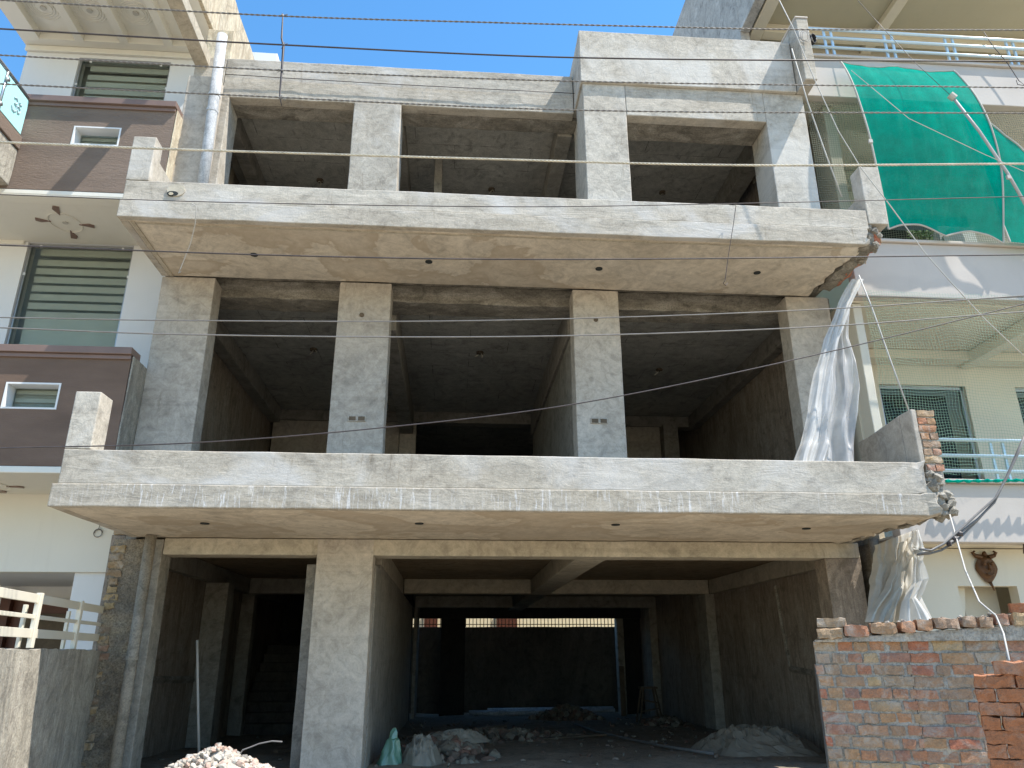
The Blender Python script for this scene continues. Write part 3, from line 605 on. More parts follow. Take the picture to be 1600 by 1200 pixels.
def balcony(z0, ztop, mat, wx0, wx1, wz0, wz1):
    x1 = -3.83; y0, y1 = 8.60, 8.78
    p = MB().box(-9, wx0, y0, y1, z0, ztop).box(wx1, x1-0.004, y0, y1, z0, ztop).box(wx0, wx1, y0, y1, z0, wz0).box(wx0, wx1, y0, y1, wz1, ztop).build('balcony_front', mat, L)
    rb('balcony_side', 'cside' if z0 > 6 else 'stain', L, x1, x1+0.02, y0+0.003, WY-0.45, z0, ztop+0.01, st=0.1, amp=0.008)
    cp = MB().box(-9, x1+0.01, y0-0.06, y1+0.03, ztop+0.012, ztop+0.10).box(-9, x1, y0-0.025, y0-0.002, ztop-0.04, ztop+0.01).build('parapet_cap', 'cap', L, bevel=0.005)
    f = MB().box(wx0-0.0, wx0+0.02, y0-0.006, y1, wz0, wz1).box(wx1-0.02, wx1, y0-0.006, y1, wz0, wz1).box(wx0+0.02, wx1-0.02, y0-0.006, y1, wz1-0.02, wz1).box(wx0+0.02, wx1-0.02, y0-0.006, y1, wz0, wz0+0.02).build('small_window', 'white', L)
    MB().box(wx0+0.02, wx1-0.02, y1-0.02, y1-0.014, wz0+0.02, wz1-0.02).build('pane', 'glass', f)
    s = MB(); z = wz1-0.03
    while z > wz0: s.box(wx0+0.02, wx1-0.02, y1+0.02, y1+0.024, z-0.05, z); z -= 0.1
    s.build('blind', 'blind', f); MB().box(wx0, wx1, y1+0.04, y1+0.06, wz0, wz1).build('room_shade', 'room', f)
balcony(7.17, 8.49, 'brown', -5.08, -4.48, 7.87, 8.16)
balcony(3.6, 4.93, 'brown_shaded', -5.17, -4.56, 4.26, 4.58)
rb('soffit', 'cream', L, -9, -3.835, 8.602, WY-0.002, 7.10, 7.17-0.002, st=0.4, amp=0.001)
rb('soffit', 'cream', L, -9, -3.835, 8.602, WY-0.002, 3.52, 3.598, st=0.4, amp=0.001)
rb('fascia_strip', 'cream', L, -9, -3.837, 8.604, 8.80, 7.085, 7.10, amp=0.001)
def ornament(c):
    r = MB(); n_ = 28
    r.tube([c+Vector((0.20*math.cos(2*PI*k/n_), 0.24*math.sin(2*PI*k/n_), -0.004)) for k in range(n_+1)], 0.006, 5)
    o = r.build('ceiling_ornament', 'cream', L)
    for k in range(4):
        a = 2*PI*k/4+0.15; d = Vector((math.cos(a), math.sin(a)*1.15, 0)); e = Vector((-d.y, d.x, 0)); b = c+d*0.17+Vector((0, 0, -0.001))
        MB().prism([b, b+d*0.13-e*0.045, b+d*0.19-e*0.02, b+d*0.18+e*0.045], (0, 0, -0.012)).build('petal', 'cap', o)
    MB().tube([c+Vector((0, 0, 0.002)), c+Vector((0, 0, -0.01))], 0.035, 16).build('lamp', 'hem', o)
ornament(Vector((-5.30, 9.26, 7.098))); ornament(Vector((-5.50, 9.30, 3.518)))
# roof canopy with coffers
can = MB(); x = -6.79; cx = []
can.box(-6.79, -3.88, WY-0.18, WY+0.4, 10.542, 10.95).box(-6.79, -6.52, 8.1, WY-0.18, 10.542, 10.95)
for k in range(4):
    a = -6.52+0.665*k; cx.append(a+0.27)
    can.box(a+0.54, a+0.665, 8.1, WY-0.18, 10.542, 10.95); can.box(a, a+0.54, 8.1, WY-0.18, 10.68, 10.95)
can.build('roof_canopy', 'cream', L)
for k in range(3):
    c = Vector((cx[k], 9.17, 10.678)); o = MB()
    for q in range(4): o.tube([c+Vector((math.cos(2*PI*j/30), math.sin(2*PI*j/30), 0))*(0.12+0.035*q) for j in range(31)], 0.009, 5)
    o = o.build('ring_moulding', 'cream', L)
    MB().tube([c, c+Vector((0, 0, -0.02))], 0.042, 16).build('downlight', 'hem', o)
rb('canopy_side', 'cside', L, -3.875, -3.81, 8.1, 11.35, 10.545, 11.86, st=0.15, amp=0.01)
rb('roof_deck', 'cside', L, -6.7, -3.88, WY+0.42, 12.5, 10.6, 11.5, amp=0.01)
# glass balcony jutting towards the street
rb('side_balcony', 'stain', L, -7.5, -5.70, 7.3, 8.595, 7.20, 7.74, st=0.08, amp=0.008)
rb('side_balcony_cap', 'brown', L, -7.5, -5.68, 7.28, 8.594, 7.745, 7.93, amp=0.002)
gf = MB().tube([(-5.71, 7.35, 8.53), (-5.71, 8.58, 8.53)], 0.022, 8).tube([(-5.71, 8.06, 7.93), (-5.71, 8.06, 8.53)], 0.02, 8).tube([(-7.4, 7.35, 8.53), (-5.71, 7.35, 8.53)], 0.022, 8).tube([(-5.74, 8.06, 8.03), (-5.68, 8.06, 8.03)], 0.03, 8).tube([(-5.71, 8.06, 8.4), (-5.67, 8.06, 8.4)], 0.03, 8).build('balcony_rail', 'steel', L, smooth=True)
gp = MB().box(-5.715, -5.705, 8.09, 8.57, 7.97, 8.49).build('glass_panel', 'aqua', gf)
MB().box(-5.715, -5.705, 7.4, 8.03, 7.97, 8.49).build('glass_panel', 'aqua', gf)
om = MB(); oc = Vector((-5.70, 8.36, 8.23))
def omp(pts): om.tube([oc+Vector((0, a_*0.11, b_*0.11)) for a_, b_ in pts], 0.009, 5)
omp([(-0.7, 0.75), (-0.3, 0.95), (0.05, 0.7), (-0.1, 0.3), (-0.45, 0.15), (0.0, 0.05), (0.15, -0.4), (-0.15, -0.8), (-0.6, -0.8), (-0.85, -0.45)])
omp([(0.05, 0.1), (0.4, 0.3), (0.75, 0.1), (0.75, -0.35), (0.45, -0.5), (0.3, -0.2)])
omp([(0.25, 0.85), (0.5, 0.65), (0.85, 0.9)]); omp([(0.52, 0.95), (0.58, 1.0)])
om.build('etched_symbol', 'bluesteel', gp)
# ground floor porch
rb('porch_soffit', 'white', L, -9, -3.9, WY+0.2, 12.5, 2.60, 2.75, st=0.5, amp=0.002)
bx('porch_wall', 'white', L, -4.62, -3.9, WY+0.06, WY+0.3, 0, 2.57)
bx('porch_wall', 'white', L, -9, -4.3, 12.3, 12.5, 0, 2.6)
bx('porch_wall', 'white', L, -5.15, -4.30, 11.2, 11.3, 0, 2.6)
d = bx('door', 'doorwood', L, -6.5, -5.5, 12.22, 12.28, 0, 2.4)
MB().box(-5.5, -5.36, 12.12, 12.29, 0, 2.5).box(-6.64, -6.5, 12.12, 12.29, 0, 2.5).build('door_frame', 'doorwood', d)
MB().box(-6.3, -5.7, 12.19, 12.22, 1.5, 2.2).box(-6.3, -5.7, 12.19, 12.22, 0.4, 1.3).build('door_panel', 'wood', d)
bx('window', 'steel', L, -8.0, -6.7, 12.24, 12.29, 1.0, 2.3)
cw = MB(); cc0 = PX(152, 832, -4.2)
cc0 = P(153, 833, 9.81)
cw.tube([cc0+Vector((0.055*math.cos(t*0.5), 0, 0.055*math.sin(t*0.5)))*(1-0.01*t) for t in range(20)], 0.005, 5)
cw.tube([cc0+Vector((0.0, 0, 0.055)), cc0+Vector((0.01, 0, 0.15))], 0.004, 5)
cw.build('coiled_wire', 'cablegrey', label='small loop of thin wire on the cream wall under the left balcony', category='wire')
rb('distant_white_block', 'white', None, -6.9, -6.05, 20, 21, 17, 20.05, amp=0.004)
o = bpy.data.objects['distant_white_block']; o.name = 'distant_building'; o['label'] = 'small white distant building showing above the concrete parapet at far left'; o['category'] = 'distant building'  # block stands for a distant white building

# boundary wall + railing at the left
A0, A1 = Vector((-3.36, 5.0, 0)), Vector((-3.765, 8.955, 0))
def wallseg(mb, a, b, t, z0, z1, st=0.08):
    n_ = max(2, int((b-a).length/st)); d = (b-a).normalized(); e = Vector((-d.y, d.x, 0))*t; nz = 18
    def V(side, i, k):
        p = a.lerp(b, i/n_)+e*side; p.z = z0+(z1-z0)*k/nz
        q = p+noise.noise_vector(p*4)*0.008
        if k == nz: q.z += 0.02*noise.noise(p*8)
        return q
    mb.grid(lambda u, v: V(0, round(u*n_), round(v*nz)), n_, nz); mb.grid(lambda u, v: V(1, round(u*n_), round(v*nz)), n_, nz)
    mb.grid(lambda u, v: V(round(v), round(u*n_), nz), n_, 1)
    mb.grid(lambda u, v: V(round(v), 0, round(u*nz)), nz, 1); mb.grid(lambda u, v: V(round(v), n_, round(u*nz)), nz, 1)
W = thing('boundary_wall', 'weathered plaster boundary wall with a sunlit and a shaded face below the cream railing', 'wall')
m = MB(); wallseg(m, A0, A1, 0.14, 0, 1.66, 0.06); m.build('wall_panel', 'stain', W)
R = thing('metal_railing', 'cream painted flat bar railing on top of the left boundary wall', 'railing')
def rail(par, a, b, z, h, mat, t=0.02):
    d = (b-a).normalized(); c = (a+b)/2; return MB().obox((c.x, c.y, z), (d.x, d.y), (b-a).length, t, h).build('rail', mat, par, bevel=0.003)
off = Vector((-0.05, 0.0, 0))
rail(R, A0+off, A1+off, 2.08, 0.075, 'whsteel'); rail(R, A0+off, A1+off, 1.928, 0.035, 'whsteel'); rail(R, A0+off, A1+off, 1.79, 0.075, 'whsteel')
for t in (0.12, 0.34, 0.56, 0.82):
    p = A0.lerp(A1, t)+off; MB().box(p.x-0.015, p.x+0.03, p.y-0.025, p.y+0.025, 1.67, 2.13).build('rail_post', 'whsteel', R, bevel=0.004)
    MB().box(p.x-0.11, p.x-0.08, p.y-0.02, p.y+0.02, 1.67, 2.03).build('rail_post', 'whsteel', R, bevel=0.004)

# ================================================================ RIGHT HOUSE
H = thing('neighbour_house', 'beige multi storey house on the right with pale bands and blue steel balcony railings', 'house')
FY = 8.5
def band(z0, z1, x0=5.20):
    rb('balcony_band', 'rband', H, x0, 12, FY, FY+0.16, z0, z1, st=0.2, amp=0.003)
    rb('band_cap', 'rband', H, x0, 12, FY-0.04, FY+0.2, z1+0.002, z1+0.05, amp=0.002)
band(2.82, 3.52); band(6.0, 6.80)
band(9.20, 9.90, 4.96)
for z, y1 in ((2.80, 8.95), (5.98, 10.5), (9.20, 10.5)):
    rb('soffit', 'rcream' if z < 3 else 'rwall', H, 5.2 if z < 9 else 5.0, 12, FY+0.165, 10.7, z+0.01, z+0.12, st=0.5, amp=0.002)
rb('beam', 'rwall', H, 7.85, 8.05, FY+0.17, 10.48, 5.80, 5.985); rb('beam', 'rwall', H, 5.3, 12, 10.2, 10.48, 5.84, 5.985)
rb('beam', 'rwall', H, 5.3, 12, 10.2, 10.48, 9.0, 9.2)
def rwall(z0, z1, wins):
    xs = [5.2]+[q for w_ in wins for q in w_[:2]]+[12]; mb = MB()
    for i in range(0, len(xs), 2): mb.box(xs[i], xs[i+1], 10.5, 10.7, z0, z1)
    for w_ in wins:
        mb.box(w_[0], w_[1], 10.5, 10.7, w_[3], z1).box(w_[0], w_[1], 10.5, 10.7, z0, w_[2])
    mb.build('wall', 'rwall', H)
    for w_ in wins:
        f = MB().box(w_[0], w_[0]+0.05, 10.56, 10.62, w_[2], w_[3]).box(w_[1]-0.05, w_[1], 10.56, 10.62, w_[2], w_[3]).box(w_[0], w_[1], 10.56, 10.62, w_[3]-0.05, w_[3]).build('window', 'steel', H)
        MB().box(w_[0]+0.05, w_[1]-0.05, 10.58, 10.59, w_[2], w_[3]-0.05).build('pane', 'glass', f)
        MB().box(w_[0], w_[1], 11.0, 11.05, w_[2], w_[3]).build('room_shade', 'void', f)
rwall(3.5, 5.98, [(6.50, 7.90, 3.7, 5.52), (8.72, 9.8, 3.7, 5.52)])
rwall(6.8, 9.2, [(7.0, 8.6, 6.9, 8.6)])
rb('side_wall', 'rwall', H, 5.22, 5.34, FY+0.2, 10.5, 3.5, 5.975); rb('side_wall', 'rsoff', H, 5.28, 5.45, FY+0.2, 10.5, 6.8, 9.19)
# balcony railings
def blue_rail(x0, x1, zs, posts, y, zbase):
    r_ = thing('balcony_railing', '', 'railing')
    for z in zs: MB().tube([(x0, y, z), ((x0+x1)/2, y, z), (x1, y, z)], 0.022, 10).build('rail', 'bluesteel', r_, smooth=True)
    for x_ in posts: MB().box(x_-0.014, x_+0.014, y+0.018, y+0.046, zbase, zs[0]).build('rail_post', 'bluesteel', r_)
    return r_
r1 = blue_rail(5.12, 12, (10.40, 10.24, 10.06), (5.37, 5.48, 6.31, 6.43, 7.27, 7.39, 8.25, 8.36), 8.45, 9.95)
r1['label'] = 'pale blue three tube railing along the top right balcony'
r2 = blue_rail(5.2, 12, (4.08, 3.88, 3.69), (6.62, 6.78, 8.2, 8.4), 8.55, 3.57)
r2['label'] = 'grey blue railing behind the brick parapet end at right'
# end wall beside our corner block
rb('end_wall', 'conc_h', H, 4.775, 4.95, 8.15, 9.3, 9.17, 10.27, st=0.1, amp=0.006)
rb('end_wall_cap', 'rband', H, 4.765, 4.96, 8.14, 9.3, 10.272, 10.30, amp=0.002)
# top storey
rb('roof_soffit', 'rsoff', H, 5.22, 12, 8.4, 11.2, 12.50, 12.7, st=0.5, amp=0.002)
rb('soffit_beam', 'rcream', H, 7.55, 7.75, 8.4, 10.9, 12.38, 12.50); rb('soffit_beam', 'rcream', H, 5.23, 5.45, 8.4, 10.9, 12.28, 12.50)
rb('soffit_beam', 'rcream', H, 5.46, 12, 10.4, 10.6, 12.30, 12.499)
rb('wall', 'rcream', H, 5.5, 12, 10.9, 11.1, 9.4, 12.5)
st = MB()
for k in range(4): st.box(5.42, 5.95-0.06*k, 10.6, 10.9, 10.6+0.42*k, 10.98+0.42*k)
st.build('shelf_steps', 'rcream', H, bevel=0.01)
rb('bare_side_wall', 'sidew', H, 5.02, 5.2, 10.45, 21, 9.55, 15.7, st=0.25)
rb('bare_side_wall', 'sidew', H, 5.02, 5.2, 8.4, 10.445, 12.3, 15.7, st=0.25)
rb('wall', 'rcream', H, 5.25, 12, 11.2, 11.4, 12.72, 15.6)
bx('side_wall', 'rcream', H, 5.20, 5.275, 8.95, 21, 0, 6.0)
bx('added_rear_block', 'rcream', H, 5.28, 12, 11.45, 22.3, 0, 15.5)  # unseen house body, added to keep sun off the wall behind the garage
# ground floor
g = MB().box(5.2, 6.05, 8.9, 9.05, 0, 2.8).box(6.05, 12, 8.9, 9.05, 2.36, 2.8).box(6.80, 12, 8.9, 9.05, 0, 2.36)
g.build('wall', 'rcream', H)
bx('porch_wall', 'rcream', H, 6.36, 6.82, 9.3, 9.4, 0, 2.5); bx('porch_wall', 'void', H, 5.5, 6.36, 10.2, 10.3, 0, 2.5)  # near-black second panel stands in for the shade inside the opening
MB().prism([(6.06, 9.06, 2.36), (6.06, 9.06, 1.4), (6.25, 9.06, 2.36)], (0, 0.1, 0)).build('shadow_wedge', 'rcream', H)  # added wedge puts the opening's slanting shadow edge into the shape
bx('back_wall', 'rcream', H, 5.2, 12, 10.75, 10.85, 0, 3.6)
bx('porch_ceiling', 'rcream', H, 5.2, 12, 9.06, 10.74, 2.78, 2.8)
rb('party_wall_end', 'rough', H, 5.085, 5.18, 8.55, 9.3, 0.0, 2.87, st=0.08, amp=0.015)
# carved mask
mk = P(1541, 888, 8.88); K = thing('wall_mask', 'carved dark brown mask with curled horns hanging on the beige wall', 'wall ornament')
def mm(u, v):
    a = 2*PI*u; r = v; wx = 0.135*(1-0.35*max(0, -math.sin(a))); return mk+Vector((math.cos(a)*wx*r, -0.05*(1-r*r)-0.004-0.01*math.sin(r*14+3*a), math.sin(a)*0.17*r-0.01))
MB().grid(mm, 28, 9).build('mask_face', 'mask', K, smooth=True)
hm = MB()
for s in (-1, 1): hm.tube([mk+Vector((s*0.05, -0.015, 0.13)), mk+Vector((s*0.12, -0.02, 0.15)), mk+Vector((s*0.15, -0.02, 0.185)), mk+Vector((s*0.12, -0.02, 0.20))], [0.03, 0.024, 0.02, 0.012], 8)
hm.build('horn', 'mask', K, smooth=True)
hm = MB(); hm.tube([mk+Vector((0.0, -0.02, 0.15)), mk+Vector((0.0, -0.02, 0.20))], [0.035, 0.015], 8); hm.build('crest', 'mask', K, smooth=True)
hm = MB(); hm.tube([mk+Vector((0.0, -0.02, -0.17)), mk+Vector((0.02, -0.02, -0.22)), mk+Vector((0.03, -0.02, -0.26))], [0.02, 0.012, 0.008], 8)
hm.build('chin_tail', 'mask', K, smooth=True)
hm = MB()
for s in (-1, 1): hm.tube([mk+Vector((s*0.05, -0.055, 0.05)), mk+Vector((s*0.05, -0.065, 0.05))], 0.022, 10)
hm.tube([mk+Vector((-0.05, -0.05, -0.07)), mk+Vector((0.0, -0.062, -0.09)), mk+Vector((0.05, -0.05, -0.07))], 0.01, 6)
hm.tube([mk+Vector((0.0, -0.05, 0.06)), mk+Vector((0.0, -0.075, -0.02))], [0.008, 0.018], 6); hm.build('face_relief', 'mask', K, smooth=True)
# behind the shade cloth
def lf(mb, c, s, n_):
    for _ in range(n_):
        p = c+Vector((random.uniform(-s, s), random.uniform(-.05, .05), random.uniform(0, s*0.6))); a = random.random()*6; d_ = Vector((math.cos(a), random.uniform(-.5, .5), math.sin(a)))*0.035; e_ = d_.cross(Vector((0, 1, 0)))*0.4
        mb.add([p-d_, p+e_, p+d_, p-e_], [(0, 1, 2, 3)])
pt = thing('potted_plant', 'green leafy plant on the right balcony under the shade cloth edge', 'plant')
m = MB(); lf(m, P(1440, 372, 8.75), 0.17, 150); m.build('foliage', 'leaf', pt); pc = P(1440, 378, 8.75)
MB().tube([pc-Vector((0, 0, .2)), pc-Vector((0, 0, .02))], [0.06, 0.08], 12).build('pot', 'brick', pt)
uc = P(1488, 366, 9.0); u = thing('outdoor_unit', 'white air conditioner box on the right balcony beneath the green cloth', 'air conditioner')
MB().box(uc.x-0.28, uc.x+0.28, 8.9, 9.2, uc.z-0.35, uc.z+0.07).build('casing', 'white', u, bevel=0.01)
MB().tube([(uc.x-0.08, 8.895, uc.z-0.15), (uc.x-0.08, 8.88, uc.z-0.15)], 0.16, 20).build('fan_grille', 'steel', u)

# ---------------------------------------------------------------- nets and cloths
def quad(c00, c10, c11, c01, u, v): return (c00*(1-u)+c10*u)*(1-v)+(c01*(1-u)+c11*u)*v
def wav(p, a=0.03, f=1.5): return p+Vector((0, a*noise.noise(p*f), 0))
def net(label, mat, cs, a=0.06):
    c = [Vector(q) for q in cs]
    MB().grid(lambda u, v: wav(quad(*c, u, v), a), 24, 24).build('bird_net', mat, label=label, category='netting', group='bird nets on the right house')
net('green bird net in front of the first floor balcony opening at right', 'netgreen', [(5.22, 8.42, 6.04), (12, 8.42, 6.04), (12, 8.42, 3.60), (5.22, 8.42, 3.60)])
net('grey bird net between the corner block and the green cloth', 'netgrey', [(4.98, 8.62, 9.22), (12, 8.62, 9.22), (12, 8.62, 6.86), (4.98, 8.62, 6.86)])
hd = MB()
hd.tube([P(1315, 463, 8.4), P(1400, 464, 8.4), P(1500, 468, 8.4), P(1640, 462, 8.4)], 0.008, 5)
hd.build('net_cord', 'cablegrey', label='thin cord holding the top of the green bird net', category='cord')
gc = MB(); q0, q1 = P(1478, 752, 8.38), P(1660, 750, 8.38)
gc.tube([q0.lerp(q1, i/40)+Vector((0, 0.01*math.sin(i*1.7), 0.012*noise.noise(Vector((i*.6, 0, 0))))) for i in range(41)], [0.018+0.006*math.sin(i*1.9) for i in range(41)], 8)
gc.build('rolled_net', 'green', label='rolled green net edge along the lower right balcony', category='netting')
# green shade cloth
def cloth(u, v, c, bulge, topsag, botsag):
    p = quad(*c, u, v); s = math.sin(PI*min(1, v)); p.y -= bulge*math.sin(PI*v**0.8)*(0.75+0.25*math.sin(PI*u))
    p.z -= topsag*(abs(math.sin(PI*u*2)))*(1-v)**3; p.z += botsag*(abs(math.sin(PI*u*2)))*v**4
    p.x += (-0.02+0.16*u)*math.sin(PI*v)
    p.y += 0.02*noise.noise(Vector((p.x*6, 0, p.z*1.2)))
    return p
G = thing('shade_cloth', 'bright green shade cloth stretched between two right hand balconies', 'shade cloth', group='green shade cloths')
c4 = [P(1312, 97, 8.3), P(1490, 110, 8.3), P(1568, 380, 8.35), P(1388, 358, 8.35)]
fn1 = lambda u, v: cloth(u, v, c4, 0.26, 0.05, 0.12)
MB().grid(fn1, 50, 60).build('cloth_panel', 'green', G, smooth=True)
for nm, f in (('hem', lambda t: fn1(0, t)), ('hem', lambda t: fn1(t, 0)), ('hem', lambda t: fn1(1, t)), ('hem', lambda t: fn1(t, 1))):
    MB().tube([f(i/40)+Vector((0, -0.004, 0)) for i in range(41)], 0.013, 6).build(nm, 'hem', G)
G2 = thing('shade_cloth', 'smaller green shade cloth at the right frame edge behind the white pole', 'shade cloth', group='green shade cloths')
c5 = [P(1489, 152, 8.3), P(1515, 175, 8.3), P(1760, 400, 8.35), P(1578, 378, 8.35)]
fn2 = lambda u, v: cloth(u, v, [c5[0], P(1500, 158, 8.3), P(1760, 410, 8.3), c5[3]], 0.06, 0.0, 0.03)
MB().grid(fn2, 30, 40).build('cloth_panel', 'green', G2, smooth=True)
for f in ((lambda t: fn2(0, t)), (lambda t: fn2(1, t))): MB().tube([f(i/30)+Vector((0, -0.004, 0)) for i in range(31)], 0.014, 6).build('hem', 'hem', G2)
pp = [P(1487, 150, 7.75), P(1530, 205, 7.7), P(1575, 272, 7.7), P(1620, 350, 7.7)]
pl = MB().tube(pp, 0.019, 10).build('prop_pole', 'polewhite', smooth=True, label='white pole slanting across the green shade cloth', category='pole')
MB().tube([P(1484, 148, 7.75), P(1492, 154, 7.75)], 0.05, 10).build('pole_wrap', 'hem', pl)
for c_, tag_ in ((P(1360, 221, 7.98), 0), (P(1576, 277, 7.68), 1)):
    MB().obox(c_, (1, 0), 0.05, 0.03, 0.05).build('pole_clip' if tag_ else 'cloth_clip', 'cord', pl if tag_ else G)
# plastic sheets
def poly(pts, t):
    t = max(0, min(1, t))*(len(pts)-1); i = min(int(t), len(pts)-2); f = t-i; f = f*f*(3-2*f)*0.5+f*0.5
    return (pts[i][0]+(pts[i+1][0]-pts[i][0])*f, pts[i][1]+(pts[i+1][1]-pts[i][1])*f)
def hang(le, re, y0, y1, amp, seed, fu=7):
    def f(u, v):
        l, r = poly(le, v), poly(re, v); Y_ = y0+(y1-y0)*v
        p = P(l[0], l[1], Y_).lerp(P(r[0], r[1], Y_), u)
        k = amp*(0.25+v)
        p.y += k*(noise.noise(Vector((u*fu*(1-0.25*v), v*1.1, seed)))+0.22*noise.noise(Vector((u*fu*2.4+v, v*1.8, seed+3)))+0.035*noise.noise(Vector((u*fu*5, v*9, seed+5))))
        p.x += 0.03*noise.noise(Vector((u*4, v*6, seed+2))); return p
    return f
PS = thing('plastic_sheet', 'thin white plastic sheet hanging from the upper balcony end to the lower parapet', 'plastic sheet')
LE = [(1334, 436), (1311, 480), (1291, 530), (1276, 580), (1266, 640), (1254, 690), (1243, 724)]
RE = [(1344, 440), (1328, 480), (1326, 530), (1333, 565), (1338, 610), (1333, 655), (1334, 695), (1338, 724)]
MB().grid(hang(LE, RE, 8.15, 7.62, 0.22, 0.0, 5), 110, 60).build('sheet', 'plastic', PS, smooth=True)
MB().grid(hang([(a_-3, b_) for a_, b_ in LE], [(a_+16+0.04*(b_-440), b_) for a_, b_ in LE], 8.11, 7.56, 0.09, 4.0, 4), 40, 60).build('gathered_fold', 'plasticw', PS, smooth=True)
P2 = thing('plastic_sheet', 'crumpled dusty plastic sheet bunched above the brick wall at right', 'plastic sheet')
MB().grid(hang([(1366, 852), (1364, 880), (1361, 915), (1352, 972)], [(1434, 826), (1430, 870), (1426, 915), (1420, 972)], 8.0, 7.7, 0.20, 1.0, 6), 90, 50).build('sheet', 'plastic2', P2, smooth=True)
MB().grid(hang([(1404, 850), (1398, 880), (1385, 915), (1350, 972)], [(1432, 835), (1424, 870), (1412, 915), (1392, 972)], 7.85, 7.5, 0.12, 7.0, 5), 50, 50).build('gathered_fold', 'plastic2', P2, smooth=True)
P3 = thing('plastic_sheet', 'bright white torn plastic strip hanging beside the crumpled sheet', 'plastic sheet')
MB().grid(hang([(1424, 828), (1420, 850), (1427, 872), (1424, 910), (1408, 940), (1404, 974)], [(1436, 828), (1443, 858), (1440, 876), (1448, 905), (1440, 932), (1466, 974)], 7.72, 7.5, 0.12, 9.0, 5), 50, 60).build('sheet', 'plasticw', P3, smooth=True)
m = MB(); kc_ = P(1437, 864, 7.6)
for q in range(4): m.tube([kc_+Vector((0.05*math.cos(t*PI/6), -0.05*math.sin(t*PI/6), 0.012*q+0.01*math.sin(t))) for t in range(13)], 0.006, 5)
m.build('tie', 'cord', P3, smooth=True)

# ================================================================ BRICK WALL right
BW = thing('brick_wall', 'low red and yellow brick wall with ragged coping in front of the garage', 'wall')
PA, PB_, PC = Vector((3.00, 6.40, 0)), Vector((3.63, 6.13, 0)), Vector((6.2, 5.34, 0))
brk_mb = MB(); mor = MB()
def courses(a, b, ztop, first):
    d = (b-a).normalized(); Ln = (b-a).length; e = Vector((d.y, -d.x, 0)); nn = 20
    for k in range(nn):
        z = ztop-0.045-0.088*k; s = -0.0 if k % 2 else -0.06; hd_ = first
        if z < 0.35: break
        x_ = s
        while x_ < Ln:
            l = 0.115 if (hd_ and random.random() < 0.75) or random.random() < 0.12 else 0.232
            x1 = min(x_+l, Ln+0.02); x0 = max(x_, -0.02*random.random())
            if x1-x0 > 0.03:
                c = a+d*((x0+x1)/2); c = c+e*(0.0+random.uniform(-0.004, 0.007)); 
                brk_mb.obox((c.x, c.y, z+random.uniform(-.004, .004)), (d.x, d.y), x1-x0-random.uniform(0.008, 0.018), 0.10, 0.072+random.uniform(-.006, .004), amp=0.011, seg=3)
            x_ += l+0.004
    c = (a+b)/2-e*0.012; mor.obox((c.x, c.y, ztop/2), (d.x, d.y), Ln, 0.104, ztop-0.004)
courses(PA, PB_, 1.70, True); courses(PB_, PC, 1.70, False)
brk_mb.build('brickwork', 'brick', BW); mor.build('mortar_bed', 'mortar', BW)
cp = MB(); cm = MB(); tot = (PB_-PA).length
def along(s):
    return (PA.lerp(PB_, s/tot) if s < tot else PB_+(PC-PB_).normalized()*(s-tot)), ((PB_-PA) if s < tot else (PC-PB_)).normalized()
s = 0.03
while s < 2.6:
    l = random.choice((0.115, 0.12, 0.115, 0.2)); p, d = along(s+l/2); zt = 1.752+0.115*min(1.0, s/1.7)+random.uniform(-.010, .010); e = Vector((d.y, -d.x, 0))
    p = p+e*(0.035+random.uniform(-.012, .012)); cp.obox((p.x, p.y, zt), (d.x, d.y), l-random.uniform(0.006, 0.03), 0.15, 0.078, amp=0.016, seg=3)
    for q in range(3): cm.rock((p.x+random.uniform(-.06, .06)-e.x*0.06, p.y+random.uniform(-.05, .05)-e.y*0.05, zt+0.04), random.uniform(0.012, 0.03), 0.5)
    s += l+0.004
cp.build('coping', 'brick', BW)
for i in range(30):
    p, d = along(0.06+i/30*2.5); e = Vector((d.y, -d.x, 0)); zz = 1.705+0.075*min(1.0, i/30*2.5/1.7)
    ht = 0.02+0.115*min(1.0, i/30*2.5/1.7); cm.obox((p.x+e.x*.012, p.y+e.y*.012, 1.69+ht/2), (d.x, d.y), 0.10, 0.14, ht, amp=0.006, seg=2)
cm.build('coping_mortar', 'mortar', BW)
p, d = along(0.16); MB().obox((p.x, p.y, 1.84), (d.x, d.y-0.1), 0.225, 0.11, 0.07, amp=0.01, seg=3).build('brick', 'brick', label='loose dull brick on the left end of the wall coping', category='brick')
p, d = along(1.62); MB().obox((p.x-0.01, p.y+0.02, 1.935), (0.95, -0.45), 0.22, 0.11, 0.07, amp=0.012, seg=3).build('brick', 'newbrick', label='loose pink brick lying on the coping right of the plastic sheet', category='brick')
MB().rbox(3.055, 3.075, 6.50, 6.56, 0.2, 1.5, amp=0.001).build('door_frame_post', 'steel', label='thin grey steel post standing along the left edge of the brick wall', category='post')
